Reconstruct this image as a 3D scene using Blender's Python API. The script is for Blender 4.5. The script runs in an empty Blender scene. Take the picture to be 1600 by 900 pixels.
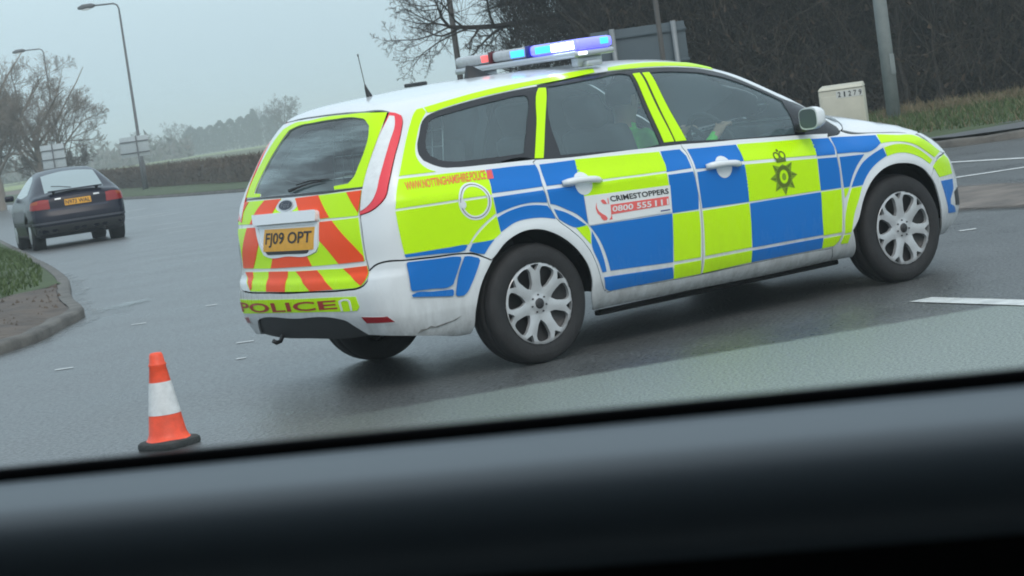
import bpy, bmesh, math, random
import numpy as np
from mathutils import Vector, Matrix
from mathutils.geometry import delaunay_2d_cdt
from math import radians as RAD, sin, cos, pi, hypot
scene = bpy.context.scene
col = scene.collection
random.seed(7); rng = np.random.default_rng(7)

# ------------------------------------------------------------------ camera
CAM = np.array((-7.2014, -10.9838, 1.4694)); YAW, PITCH, ROLL = RAD(55.1489), RAD(-4.8730), RAD(-8.0040)
fw = np.array((cos(PITCH)*cos(YAW), cos(PITCH)*sin(YAW), sin(PITCH)))
rt = np.cross(fw, (0, 0, 1)); rt /= np.linalg.norm(rt); up = np.cross(rt, fw)
R_, U_ = cos(ROLL)*rt+sin(ROLL)*up, -sin(ROLL)*rt+cos(ROLL)*up
cd = bpy.data.cameras.new('camera'); cam = bpy.data.objects.new('camera', cd); col.objects.link(cam)
m = Matrix.Identity(4)
for i in range(3):
    m[i][0], m[i][1], m[i][2], m[i][3] = R_[i], U_[i], -fw[i], CAM[i]
cam.matrix_world = m
cd.sensor_width = 36; cd.lens = 3764.745/1600*36; cd.clip_start = .05; cd.clip_end = 6000
cd.dof.use_dof = True; cd.dof.focus_distance = 13.2; cd.dof.aperture_fstop = 24
scene.camera = cam
# ------------------------------------------------------------------ sky, sun, exposure
SUN_EL, SUN_AZ = RAD(48), RAD(200)
w = bpy.data.worlds.new('World'); scene.world = w; w.use_nodes = True
nt = w.node_tree; nt.nodes.clear()
def wn(t, **k):
    n = nt.nodes.new(t)
    for a, b in k.items(): setattr(n, a, b)
    return n
sky = wn('ShaderNodeTexSky', sky_type='NISHITA', sun_disc=False, sun_elevation=SUN_EL, sun_rotation=SUN_AZ, air_density=1, dust_density=5)
bg1 = wn('ShaderNodeBackground'); bg1.inputs[1].default_value = .05
# the overcast deck: an even grey layer, a little brighter overhead than at the horizon
tc = wn('ShaderNodeTexCoord'); sep = wn('ShaderNodeSeparateXYZ'); nz = wn('ShaderNodeTexNoise'); nz.inputs['Scale'].default_value = 1.6; nz.inputs['Detail'].default_value = 3
mp = wn('ShaderNodeMapping'); mp.inputs['Scale'].default_value = (1, 1, 3)
rampd = wn('ShaderNodeValToRGB')
rampd.color_ramp.elements[0].position = 0; rampd.color_ramp.elements[0].color = (.505, .675, .755, 1)
rampd.color_ramp.elements[1].position = .8; rampd.color_ramp.elements[1].color = (.78, .92, 1.0, 1)
mixn = wn('ShaderNodeMix', data_type='RGBA', blend_type='MULTIPLY'); mixn.inputs[0].default_value = .22
bg2 = wn('ShaderNodeBackground'); bg2.inputs[1].default_value = 1.12
add = wn('ShaderNodeAddShader'); out = wn('ShaderNodeOutputWorld')
L = nt.links.new
L(sky.outputs[0], bg1.inputs[0]); L(tc.outputs['Generated'], sep.inputs[0]); L(sep.outputs['Z'], rampd.inputs[0])
L(tc.outputs['Generated'], mp.inputs[0]); L(mp.outputs[0], nz.inputs[0])
L(rampd.outputs[0], mixn.inputs[6]); L(nz.outputs[0], mixn.inputs[7]); L(mixn.outputs[2], bg2.inputs[0])
L(bg1.outputs[0], add.inputs[0]); L(bg2.outputs[0], add.inputs[1]); L(add.outputs[0], out.inputs[0])
sd = bpy.data.lights.new('sun', 'SUN'); sd.energy = .5; sd.angle = RAD(25); sd.color = (1, .97, .93)
so = bpy.data.objects.new('sun', sd); col.objects.link(so)
so.rotation_euler = (RAD(90)-SUN_EL, 0, RAD(180)-SUN_AZ)
vs = scene.view_settings; vs.view_transform = 'Standard'; vs.look = 'None'; vs.exposure = 0; vs.gamma = 1; vs.use_curve_mapping = False
scene.cycles.max_bounces = 8; scene.cycles.transparent_max_bounces = 12; scene.cycles.volume_bounces = 2
scene.cycles.caustics_reflective = False; scene.cycles.caustics_refractive = False
scene.cycles.use_denoising = True; scene.cycles.filter_width = 1.9

# ------------------------------------------------------------------ object helpers
def tag(o, label=None, cat=None, group=None, kind=None):
    if label: o['label'] = label
    if cat: o['category'] = cat
    if group: o['group'] = group
    if kind: o['kind'] = kind
    return o
def empty(name, loc=(0, 0, 0), rz=0):
    o = bpy.data.objects.new(name, None); o.empty_display_size = .2
    o.location = loc; o.rotation_euler = (0, 0, rz); col.objects.link(o); return o
def mesh_obj(name, verts, faces, mats, parent=None, smooth=True, mi=None, normals=None):
    me = bpy.data.meshes.new(name)
    va = np.asarray(verts, dtype=np.float32); ls = np.fromiter((len(f) for f in faces), np.int32, len(faces))
    li = np.asarray(faces, dtype=np.int32).ravel() if isinstance(faces, np.ndarray) else np.fromiter((i for f in faces for i in f), np.int32, int(ls.sum()))
    me.vertices.add(len(va)); me.vertices.foreach_set('co', va.ravel()); me.loops.add(len(li)); me.loops.foreach_set('vertex_index', li)
    me.polygons.add(len(ls)); me.polygons.foreach_set('loop_start', np.concatenate([[0], np.cumsum(ls)[:-1]]).astype(np.int32)); me.update(calc_edges=True)
    for mm in (mats if isinstance(mats, (list, tuple)) else [mats]): me.materials.append(mm)
    if smooth: me.polygons.foreach_set('use_smooth', [True]*len(me.polygons))
    if mi is not None: me.polygons.foreach_set('material_index', [int(v) for v in mi])
    me.update()
    if normals is not None: me.normals_split_custom_set_from_vertices([tuple(map(float, v)) for v in normals])
    o = bpy.data.objects.new(name, me); col.objects.link(o)
    if parent: o.parent = parent
    return o
class MB:
    """collects primitive shapes into one mesh"""
    def __init__(s): s.v = []; s.f = []
    def add(s, v, f):
        n = len(s.v); s.v += [tuple(map(float, q)) for q in v]; s.f += [tuple(int(i)+n for i in q) for q in f]
    def box(s, c, d, rot=None, bev=.0):
        bm = bmesh.new(); bmesh.ops.create_cube(bm, size=1)
        bmesh.ops.scale(bm, vec=d, verts=bm.verts)
        if bev: bmesh.ops.bevel(bm, geom=bm.edges[:], offset=bev, segments=2, affect='EDGES', profile=.6)
        if rot is not None: bmesh.ops.rotate(bm, cent=(0, 0, 0), matrix=rot, verts=bm.verts)
        bm.verts.index_update()
        s.add([v.co+Vector(c) for v in bm.verts], [[v.index for v in f.verts] for f in bm.faces]); bm.free()
    def tube(s, pts, r, n=8, cap=True):
        P = [np.array(p, float) for p in pts]; rr = r if hasattr(r, '__len__') else [r]*len(P)
        base = len(s.v); prev = None
        for i, p in enumerate(P):
            t = P[min(i+1, len(P)-1)]-P[max(i-1, 0)]; t = t/(np.linalg.norm(t)+1e-9)
            a = np.cross(t, (0, 0, 1)) if prev is None else prev-t*np.dot(prev, t)
            if np.linalg.norm(a) < 1e-4: a = np.cross(t, (1, 0, 0))
            a = a/np.linalg.norm(a); b = np.cross(t, a); prev = a
            for k in range(n):
                an = 2*pi*k/n; s.v.append(tuple(p+rr[i]*(cos(an)*a+sin(an)*b)))
        for i in range(len(P)-1):
            for k in range(n):
                q = base+i*n; s.f.append((q+k, q+(k+1) % n, q+n+(k+1) % n, q+n+k))
        if cap:
            s.f.append(tuple(base+k for k in range(n))[::-1]); s.f.append(tuple(base+(len(P)-1)*n+k for k in range(n)))
    def lathe(s, prof, n=32, c=(0, 0, 0), axis='z'):
        base = len(s.v)
        for r, z in prof:
            for k in range(n):
                a = 2*pi*k/n
                q = (r*cos(a), r*sin(a), z) if axis == 'z' else (r*cos(a), z, r*sin(a))
                s.v.append((q[0]+c[0], q[1]+c[1], q[2]+c[2]))
        for i in range(len(prof)-1):
            for k in range(n):
                q = base+i*n; f = (q+k, q+(k+1) % n, q+n+(k+1) % n, q+n+k); s.f.append(f if axis == 'z' else f[::-1])
    def build(s, name, mat, parent=None, smooth=True):
        return mesh_obj(name, s.v, s.f, mat, parent, smooth)
def autosmooth(o, ang=40):
    me = o.data; bm = bmesh.new(); bm.from_mesh(me)
    for e in bm.edges:
        if len(e.link_faces) == 2 and e.calc_face_angle(0) > RAD(ang): e.smooth = False
    bm.to_mesh(me); bm.free(); return o
def copy_tree(o, parent=None):
    c = o.copy(); col.objects.link(c)
    if parent is not None: c.parent = parent
    for ch in [q for q in kids.get(o, [])]: copy_tree(ch, c)
    return c
kids = {}
def index_kids():
    kids.clear()
    for o in scene.objects:
        if o.parent: kids.setdefault(o.parent, []).append(o)

# ------------------------------------------------------------------ material helpers
def mat(name, base=(.5, .5, .5), rough=.5, metal=0, spec=.5, coat=0, emis=None, es=0, var=0, vscale=8, bump=0, bscale=60, trans=0, alpha=1):
    mm = bpy.data.materials.new(name); mm.use_nodes = True
    n = mm.node_tree; b = n.nodes['Principled BSDF']
    b.inputs['Base Color'].default_value = (*base, 1); b.inputs['Roughness'].default_value = rough; b.inputs['Metallic'].default_value = metal
    b.inputs['Specular IOR Level'].default_value = spec; b.inputs['Coat Weight'].default_value = coat; b.inputs['Coat Roughness'].default_value = .08
    if emis: b.inputs['Emission Color'].default_value = (*emis, 1); b.inputs['Emission Strength'].default_value = es
    if trans: b.inputs['Transmission Weight'].default_value = trans
    if var or bump:
        t = n.nodes.new('ShaderNodeTexCoord')
    if var:
        z = n.nodes.new('ShaderNodeTexNoise'); z.inputs['Scale'].default_value = vscale; z.inputs['Detail'].default_value = 6; z.inputs['Roughness'].default_value = .65
        r = n.nodes.new('ShaderNodeMapRange'); r.inputs[1].default_value = .25; r.inputs[2].default_value = .75; r.inputs[3].default_value = 1-var; r.inputs[4].default_value = 1+var
        h = n.nodes.new('ShaderNodeMix'); h.data_type = 'RGBA'; h.blend_type = 'MULTIPLY'; h.inputs[0].default_value = 1; h.inputs[6].default_value = (*base, 1)
        n.links.new(t.outputs['Object'], z.inputs[0]); n.links.new(z.outputs[0], r.inputs[0]); n.links.new(r.outputs[0], h.inputs[7]); n.links.new(h.outputs[2], b.inputs['Base Color'])
    if bump:
        z2 = n.nodes.new('ShaderNodeTexNoise'); z2.inputs['Scale'].default_value = bscale; z2.inputs['Detail'].default_value = 4
        bp = n.nodes.new('ShaderNodeBump'); bp.inputs['Strength'].default_value = bump; bp.inputs['Distance'].default_value = .02
        n.links.new(t.outputs['Object'], z2.inputs[0]); n.links.new(z2.outputs[0], bp.inputs['Height']); n.links.new(bp.outputs[0], b.inputs['Normal'])
    return mm
def dirty(name, base, rough, coat=.0, dirt=(.16, .14, .115), top=.95, amount=.75, spec=.5):
    """paint with road film: grime thickens towards the sills, streaked by noise"""
    mm = mat(name, base, rough, coat=coat, spec=spec); n = mm.node_tree; b = n.nodes['Principled BSDF']; N = n.nodes.new; K = n.links.new
    t = N('ShaderNodeTexCoord'); s = N('ShaderNodeSeparateXYZ'); K(t.outputs['Object'], s.inputs[0])
    h = N('ShaderNodeMapRange'); h.inputs[1].default_value = top; h.inputs[2].default_value = .16; h.inputs[3].default_value = 0; h.inputs[4].default_value = 1; K(s.outputs['Z'], h.inputs[0])
    p = N('ShaderNodeMath'); p.operation = 'POWER'; p.inputs[1].default_value = 2.6; K(h.outputs[0], p.inputs[0])
    mp = N('ShaderNodeMapping'); mp.inputs['Scale'].default_value = (9, 9, 2.2); K(t.outputs['Object'], mp.inputs[0])
    z = N('ShaderNodeTexNoise'); z.inputs['Scale'].default_value = 2.2; z.inputs['Detail'].default_value = 8; z.inputs['Roughness'].default_value = .7; K(mp.outputs[0], z.inputs[0])
    zr = N('ShaderNodeMapRange'); zr.inputs[1].default_value = .3; zr.inputs[2].default_value = .75; zr.inputs[3].default_value = .25; zr.inputs[4].default_value = 1.2; K(z.outputs[0], zr.inputs[0])
    q = N('ShaderNodeMath'); q.operation = 'MULTIPLY'; K(p.outputs[0], q.inputs[0]); K(zr.outputs[0], q.inputs[1])
    q2 = N('ShaderNodeMath'); q2.operation = 'MULTIPLY'; q2.inputs[1].default_value = amount; q2.use_clamp = True; K(q.outputs[0], q2.inputs[0])
    mx = N('ShaderNodeMix'); mx.data_type = 'RGBA'; mx.inputs[6].default_value = (*base, 1); mx.inputs[7].default_value = (*dirt, 1)
    K(q2.outputs[0], mx.inputs[0]); K(mx.outputs[2], b.inputs['Base Color'])
    rr = N('ShaderNodeMapRange'); rr.inputs[3].default_value = rough; rr.inputs[4].default_value = .75; K(q2.outputs[0], rr.inputs[0]); K(rr.outputs[0], b.inputs['Roughness'])
    return mm
def glass_mat(name, tint, film=.06, filmcol=(.5, .55, .55), rough=.02):
    mm = bpy.data.materials.new(name); mm.use_nodes = True; n = mm.node_tree; n.nodes.clear(); N = n.nodes.new; K = n.links.new
    o = N('ShaderNodeOutputMaterial'); tr = N('ShaderNodeBsdfTransparent'); tr.inputs[0].default_value = (*tint, 1)
    gl = N('ShaderNodeBsdfGlossy'); gl.inputs['Roughness'].default_value = rough; gl.inputs[0].default_value = (1, 1, 1, 1)
    fr = N('ShaderNodeFresnel'); fr.inputs[0].default_value = 1.6
    df = N('ShaderNodeBsdfDiffuse'); df.inputs[0].default_value = (*filmcol, 1)
    t = N('ShaderNodeTexCoord'); z = N('ShaderNodeTexNoise'); z.inputs['Scale'].default_value = 5; z.inputs['Detail'].default_value = 5; K(t.outputs['Object'], z.inputs[0])
    mr = N('ShaderNodeMapRange'); mr.inputs[1].default_value = .3; mr.inputs[2].default_value = .7; mr.inputs[3].default_value = film*.88; mr.inputs[4].default_value = film*1.12; K(z.outputs[0], mr.inputs[0])
    m1 = N('ShaderNodeMixShader'); m2 = N('ShaderNodeMixShader')
    K(mr.outputs[0], m1.inputs[0]); K(tr.outputs[0], m1.inputs[1]); K(df.outputs[0], m1.inputs[2])
    K(fr.outputs[0], m2.inputs[0]); K(m1.outputs[0], m2.inputs[1]); K(gl.outputs[0], m2.inputs[2]); K(m2.outputs[0], o.inputs[0])
    return mm
M = {}
M['white'] = dirty('white paint', (.72, .755, .775), .22, coat=.5, dirt=(.26, .265, .26), top=.85, amount=1.05)
M['yellow'] = dirty('fluorescent yellow film', (.55, .92, .002), .24, dirt=(.22, .30, .03), top=1.0, amount=.5, spec=.22)
M['blue'] = dirty('blue reflective film', (.006, .165, .56), .22, dirt=(.06, .12, .22), top=1.0, amount=.4, spec=.25)
M['orange'] = dirty('fluorescent orange film', (.92, .085, .018), .32, dirt=(.3, .10, .04), top=1.0, amount=.5, spec=.22)
M['black_gloss'] = mat('black window surround', (.018, .020, .024), .22)
M['black_trim'] = mat('black plastic trim', (.022, .024, .026), .55, var=.2)
M['cavity'] = mat('unlit black underbody', (.008, .008, .008), .9, spec=.1)
M['rubber'] = mat('tyre rubber', (.018, .018, .019), .75, var=.35, vscale=14, bump=.2, bscale=90)
M['alloy'] = mat('silver wheel paint', (.50, .515, .525), .33, metal=.35, var=.08, vscale=20)
M['steel'] = mat('dull dark steel', (.05, .05, .052), .5, metal=.6)
M['red_lens'] = mat('red lamp lens', (.80, .03, .05), .12, coat=.5)
M['dark_red'] = mat('dark red reflector', (.28, .006, .012), .2)
M['clear_lens'] = mat('clear lamp lens', (.72, .75, .76), .12, coat=.5, var=.1, vscale=25)
M['plate_yellow'] = mat('yellow plate', (.74, .36, .02), .4, var=.12, vscale=18)
M['ink_black'] = mat('black print', (.012, .012, .014), .5)
M['ink_red'] = mat('red print', (.36, .025, .02), .45)
M['ink_orange'] = mat('orange red print', (.85, .16, .05), .45)
M['ink_pink'] = mat('pink red print', (.80, .10, .14), .45)
M['ink_salmon'] = mat('coral red print', (.80, .13, .12), .45)
M['ink_navy'] = mat('navy print', (.03, .05, .22), .45)
M['ink_olive'] = mat('dark olive print', (.09, .14, .004), .45)
M['ink_olive_light'] = mat('mid olive print', (.20, .36, .006), .45)
M['decal_white'] = mat('white film', (.76, .78, .78), .4)
M['glass'] = glass_mat('car glass', (.68, .82, .81), .15, (.36, .54, .60))
M['glass_rear'] = glass_mat('car glass tinted', (.45, .54, .52), .15, (.40, .54, .56))
def pale_streaks(mm):                          # pale slanting streaks in the film on the rear glass
    n = mm.node_tree; z = [q for q in n.nodes if q.type == 'TEX_NOISE'][0]; r = [q for q in n.nodes if q.type == 'MAP_RANGE'][0]; t = [q for q in n.nodes if q.type == 'TEX_COORD'][0]
    mp = n.nodes.new('ShaderNodeMapping'); mp.inputs['Rotation'].default_value = (RAD(38), 0, 0); mp.inputs['Scale'].default_value = (.8, .45, 5.5)
    n.links.new(t.outputs['Object'], mp.inputs[0]); n.links.new(mp.outputs[0], z.inputs[0]); z.inputs['Scale'].default_value = 1.9; z.inputs['Roughness'].default_value = .62
    r.inputs[1].default_value = .42; r.inputs[2].default_value = .68; r.inputs[3].default_value = .04; r.inputs[4].default_value = .55
pale_streaks(M['glass_rear'])
M['seat_fabric'] = mat('dark seat fabric', (.045, .048, .055), .85)
M['hivis'] = mat('hi vis cloth', (.16, .95, .10), .8, var=.15)
M['skin'] = mat('skin', (.55, .34, .25), .55)
M['hair'] = mat('dark hair', (.03, .022, .016), .6)

def hspl(xs,ys):
    """monotone cubic (PCHIP) interpolator, vectorised"""
    xs=np.asarray(xs,float);ys=np.asarray(ys,float)
    h=np.diff(xs);d=np.diff(ys)/h
    m=np.zeros_like(xs)
    m[0],m[-1]=d[0],d[-1]
    for i in range(1,len(xs)-1):
        if d[i-1]*d[i]>0:
            w1=2*h[i]+h[i-1];w2=h[i]+2*h[i-1]
            m[i]=(w1+w2)/(w1/d[i-1]+w2/d[i])
    def f(x):
        x=np.asarray(x,float);xc=np.clip(x,xs[0],xs[-1])
        i=np.clip(np.searchsorted(xs,xc)-1,0,len(xs)-2)
        t=(xc-xs[i])/h[i]
        r=(1+2*t)*(1-t)**2*ys[i]+t*(1-t)**2*h[i]*m[i]+t*t*(3-2*t)*ys[i+1]+t*t*(t-1)*h[i]*m[i+1]
        return r+np.where(x<xs[0],(x-xs[0])*m[0],0)+np.where(x>xs[-1],(x-xs[-1])*m[-1],0)
    return f
def smax(a,b,k):
    h=np.maximum(k-np.abs(a-b),0)/k
    return np.maximum(a,b)+h*h*k*.25
class Body:
    def __init__(s):
        s.S=([.15,.22,.30,.355,.37,.45,.6,.75,.845,.865,.93,1.0,1.05,1.2,1.36,1.5],
             [.80,.845,.885,.902,.905,.910,.916,.918,.917,.911,.880,.853,.833,.760,.675,.595])
        s.Bx=([-.9,-.6,0.1,1.0,1.75,2.3,3.4],[.11,.09,.035,.01,-.03,-.06,-.12])  # belt shift
        s.P=([-1.0,-.9,-.75,-.5,-.2,.3,2.2,2.6,2.9,3.1,3.3,3.5],[.16,.12,.075,.03,.012,0,0,.006,.035,.075,.14,.25])
        s.PG=([-.9,-.5,0,.6,3.5],[.05,.025,.01,0,0])
        s.T=([-1.0,-.85,-.7,-.5,-.2,.2,.7,1.1,1.45,1.7,2.0,2.3,2.5,2.66,2.85,3.05,3.2,3.33,3.43,3.52],
             [1.40,1.425,1.447,1.47,1.492,1.508,1.51,1.497,1.455,1.375,1.24,1.105,1.02,.985,.955,.91,.862,.80,.72,.58])
        s.Cr=([-1,1.2,1.7,2.3,2.6,2.9,3.5],[.055,.05,.09,.10,.05,.05,.05])
        s.R=([.18,.25,.33,.42,.52,.585,.615,.8,1.0,1.2,1.38,1.5],
             [-.78,-.86,-.925,-.957,-.967,-.96,-.945,-.93,-.905,-.835,-.75,-.66])
        s.Rc=([.3,.6,.65,1.0,1.4],[.10,.10,.075,.07,.08])
        s.F=([.18,.26,.38,.5,.62,.72,.82,.95],[3.38,3.46,3.50,3.50,3.485,3.45,3.37,3.2])
        s.T=([-1.0,-.85,-.7,-.5,-.2,.2,.7,1.1,1.45,1.7,2.0,2.3,2.5,2.66,2.85,3.05,3.2,3.33,3.43,3.52],
             [1.4,1.425,1.448,1.476,1.496,1.514,1.516,1.511,1.489,1.438,1.308,1.145,1.055,1.008,.964,.905,.857,.797,.718,.58])
        s.R=([.18,.25,.33,.42,.52,.585,.615,.8,1.0,1.2,1.38,1.5],[-.781,-.864,-.923,-.963,-.976,-.968,-.95,-.928,-.87,-.767,-.672,-.60])
        s.Rc=([.3,.6,.65,1.0,1.4],[.106,.14,.135,.12,.15])
        s.F=([.18,.26,.38,.5,.62,.72,.82,.95],[3.379,3.46,3.501,3.497,3.468,3.410,3.335,3.19])
        s.PG=([-.9,-.5,0,.6,3.5],[.063,.045,.015,.001,0])
        s.P=([-1.0,-.9,-.75,-.5,-.2,.3,1.2,2.2,2.6,2.9,3.1,3.3,3.5],[.165,.135,.105,.078,.042,.004,-.004,-.006,.004,.045,.094,.15,.25])
        s.Fc=.36
        s.B=.19
        s.k=dict(st=.10,sr=.13,sf=.2,tr=.06,tf=.12,b=.08)
        s.build()
    def build(s):
        for n in ('S','Bx','P','PG','T','Cr','R','Rc','F'): setattr(s,'f'+n,hspl(*getattr(s,n)))
    def W(s,x,z):
        sh=s.fBx(x)
        a=np.clip((z-.62)/.33,0,1);a=a*a*(3-2*a)
        w=s.fS(z-sh*a)-s.fP(x)
        g=np.clip((z-.95)/.4,0,1)
        w=w-s.fPG(x)*g
        # wheel-arch flares
        for cx in (0,2.64):
            r=np.hypot(x-cx,z-.312)
            w=w+.010*np.exp(-((r-.385)/.05)**2)*(z>.18)
        return w
    def f(s,p):
        x,y,z=p[...,0],np.abs(p[...,1]),p[...,2]
        k=s.k
        side=y-s.W(x,z)
        top=z-(s.fT(x)-s.fCr(x)*(y/.6)**2)
        slope=np.where(x>1.5,np.where(x<2.55,.88,.95),1.)
        top=top*slope
        rear=(s.fR(z)+s.fRc(z)*(y/.8)**2.6)-x
        front=(x-(s.fF(z)-s.Fc*(y/.9)**3.0))*.9
        v=smax(side,top,k['st'])
        v=smax(v,rear,k['sr'])
        v=smax(v,front,k['sf'])
        v=smax(v,s.B-z,k['b'])
        return v
    def n(s,p,e=2e-3):
        g=np.stack([s.f(p+np.eye(3)[i]*e)-s.f(p-np.eye(3)[i]*e) for i in range(3)],-1)
        return g/(np.linalg.norm(g,axis=-1,keepdims=True)+1e-12)
    def hit(s,o,d,t0,t1,N=240):
        """first inside crossing"""
        o=np.atleast_2d(o);d=np.atleast_2d(d)
        ts=np.linspace(t0,t1,N)
        V=np.stack([s.f(o+d*t) for t in ts],0)
        neg=V<0
        ok=neg.any(0);i=np.argmax(neg,0);i=np.maximum(i,1)
        a=ts[i-1];b=ts[i]
        for _ in range(26):
            m=(a+b)/2;v=s.f(o+d*m[:,None])
            a=np.where(v<0,a,m);b=np.where(v<0,m,b)
        if not ok.all():
            k=~ok; b=np.where(ok,b,ts[V.argmin(0)])
        return o+d*b[:,None],ok,V.min(0)

def smooth_poly(pts, step, corner=32, closed=True):
    """densify a traced outline: rounded where the trace turns gently, straight at true corners"""
    P = [np.array(p, float) for p in pts]
    Q = [P[0]]
    for p in P[1:]:
        if np.linalg.norm(p-Q[-1]) > 2e-3: Q.append(p)
    if np.linalg.norm(Q[0]-Q[-1]) < 2e-3: Q.pop()
    P = Q; n = len(P); T = []
    for i in range(n):
        a, b, c = P[i-1], P[i], P[(i+1) % n]
        d1, d2 = b-a, c-b; l1, l2 = np.linalg.norm(d1), np.linalg.norm(d2)
        ang = math.degrees(math.acos(np.clip(np.dot(d1, d2)/(l1*l2), -1, 1)))
        T.append(None if ang > corner else (d1/l1*l2+d2/l2*l1)/(l1+l2))
    O = []
    for i in range(n):
        a, b = P[i], P[(i+1) % n]; l = np.linalg.norm(b-a); u = (b-a)/l
        ta = (u if T[i] is None else T[i])*l; tb = (u if T[(i+1) % n] is None else T[(i+1) % n])*l
        k = max(1, int(math.ceil(l/step)))
        for j in range(k):
            t = j/k
            O.append((1+2*t)*(1-t)**2*a+t*(1-t)**2*ta+t*t*(3-2*t)*b+t*t*(t-1)*tb)
    return np.array(O)
def inside(pts, poly):
    x, y = pts[:, 0], pts[:, 1]; r = np.zeros(len(pts), bool); n = len(poly); j = n-1
    for i in range(n):
        xi, yi = poly[i]; xj, yj = poly[j]
        c = ((yi > y) != (yj > y)) & (x < (xj-xi)*(y-yi)/(yj-yi+1e-15)+xi)
        r ^= c; j = i
    return r
def tri_domain(outer, holes, step, fill):
    loops = [outer]+list(holes); V = np.concatenate(loops); E = []; k = 0
    for lp in loops:
        n = len(lp); E += [(k+i, k+(i+1) % n) for i in range(n)]; k += n
    lo, hi = outer.min(0), outer.max(0)
    gx = np.arange(lo[0]+fill*.37, hi[0], fill); gy = np.arange(lo[1]+fill*.43, hi[1], fill*.87)
    if len(gx) and len(gy):
        X, Y = np.meshgrid(gx, gy); X = X+np.where(np.arange(len(gy)) % 2 == 0, 0, fill*.5)[:, None]
        G = np.stack([X.ravel(), Y.ravel()], 1); k = inside(G, outer)
        for h in holes: k &= ~inside(G, h)
        G = G[k]
        if len(G):
            d = np.full(len(G), 9.)
            for i in range(0, len(V), 200): d = np.minimum(d, np.linalg.norm(G[:, None]-V[None, i:i+200], axis=2).min(1))
            V = np.concatenate([V, G[d > fill*.45]])
    r = delaunay_2d_cdt([Vector(map(float, v)) for v in V], E, [], 0, 1e-6)
    vv = np.array([tuple(v) for v in r[0]]); ff = np.array([f for f in r[2] if len(f) == 3])
    c = vv[ff].mean(1); k = inside(c, outer)
    for h in holes: k &= ~inside(c, h)
    ff = ff[k]; e1 = vv[ff[:, 1]]-vv[ff[:, 0]]; e2 = vv[ff[:, 2]]-vv[ff[:, 0]]
    return vv, ff[np.abs(e1[:, 0]*e2[:, 1]-e1[:, 1]*e2[:, 0]) > 1e-9]
def project(body, pr, q):
    """outline coordinates -> points on the body (S side, R rear wrap, N nose wrap, T round the long axis)"""
    u, v = q[:, 0], q[:, 1]; z = np.zeros(len(q))
    if pr == 'S': o = np.stack([u, z-1.7, v], 1); d = np.stack([z, z+1, z], 1)
    elif pr == 'R':
        a = u/.85; d = np.stack([np.cos(a), -np.sin(a), z], 1); o = np.stack([z-.05, z, v], 1)-d*1.7
    elif pr == 'N':
        a = u/.85; d = np.stack([-np.cos(a), -np.sin(a), z], 1); o = np.stack([z+2.5, z, v], 1)-d*1.7
    elif pr == 'T':
        a = v/.7; d = np.stack([z, np.cos(a), -np.sin(a)], 1); o = np.stack([u, z, z+.85], 1)-d*1.7
    elif pr == 'Z': o = np.stack([u, v, z+2.2], 1); d = np.stack([z, z, z-1], 1)
    P, ok, _ = body.hit(o, d, .3, 1.66, 70)
    return P, body.n(P)
_memo = {}
def skin(name, body, pr, outer, material, parent, holes=(), off=0., thick=.01, step=.03, fill=None, gap=0, mirror=False, corner=32):
    key = (id(body), pr, tuple(map(tuple, outer)), tuple(tuple(map(tuple, h)) for h in holes), off, thick, step, fill, gap, corner)
    if key not in _memo: _memo[key] = skin_geo(body, pr, outer, holes, off, thick, step, fill, gap, corner)
    V, F, NN = _memo[key]
    if mirror: V = V*(1, -1, 1); NN = NN*(1, -1, 1); F = [f[::-1] for f in F]
    return mesh_obj(name, V, F, material, parent, normals=NN)
def skin_geo(body, pr, outer, holes, off, thick, step, fill, gap, corner):
    fill = fill or step*1.4
    ol = smooth_poly(outer, step, corner); hl = [smooth_poly(h, step, corner) for h in holes]
    if gap:
        t = np.roll(ol, -1, 0)-np.roll(ol, 1, 0); t /= np.linalg.norm(t, axis=1, keepdims=True)+1e-9
        area = np.sum(ol[:, 0]*np.roll(ol[:, 1], -1)-np.roll(ol[:, 0], -1)*ol[:, 1])
        nrm = np.stack([-t[:, 1], t[:, 0]], 1)*(1 if area > 0 else -1); ol = ol+nrm*gap
    vv, ff = tri_domain(ol, hl, step, fill)
    P, Nn = project(body, pr, vv)
    tri = P[ff]; fn = np.cross(tri[:, 1]-tri[:, 0], tri[:, 2]-tri[:, 0])
    fl = (fn*Nn[ff].mean(1)).sum(1) < 0
    ff[fl] = ff[fl][:, ::-1]
    P = P+Nn*off
    ec = {}
    for f in ff:
        for i in range(3): ec[(f[i], f[(i+1) % 3])] = 1
    be = [e for e in ec if (e[1], e[0]) not in ec]
    bi = sorted({i for e in be for i in e}); n0 = len(P); ix = {b: k for k, b in enumerate(bi)}; nb = len(bi)
    V = np.concatenate([P, P[bi], P[bi]-Nn[bi]*thick])
    # rim normals point outwards across the edge
    rim = np.zeros((nb, 3))
    for a, b in be:
        c = np.cross(P[b]-P[a], Nn[a]); c /= np.linalg.norm(c)+1e-12; rim[ix[a]] += c; rim[ix[b]] += c
    rim /= np.linalg.norm(rim, axis=1, keepdims=True)+1e-9
    NN = np.concatenate([Nn, rim, rim])
    F = [tuple(f) for f in ff]+[(n0+ix[b], n0+ix[a], n0+nb+ix[a], n0+nb+ix[b]) for a, b in be]
    return V, F, NN
def both(name, *a, **k):
    return skin(name, *a, **k), skin(name, *a, mirror=True, **k)
_txt = {}
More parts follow.
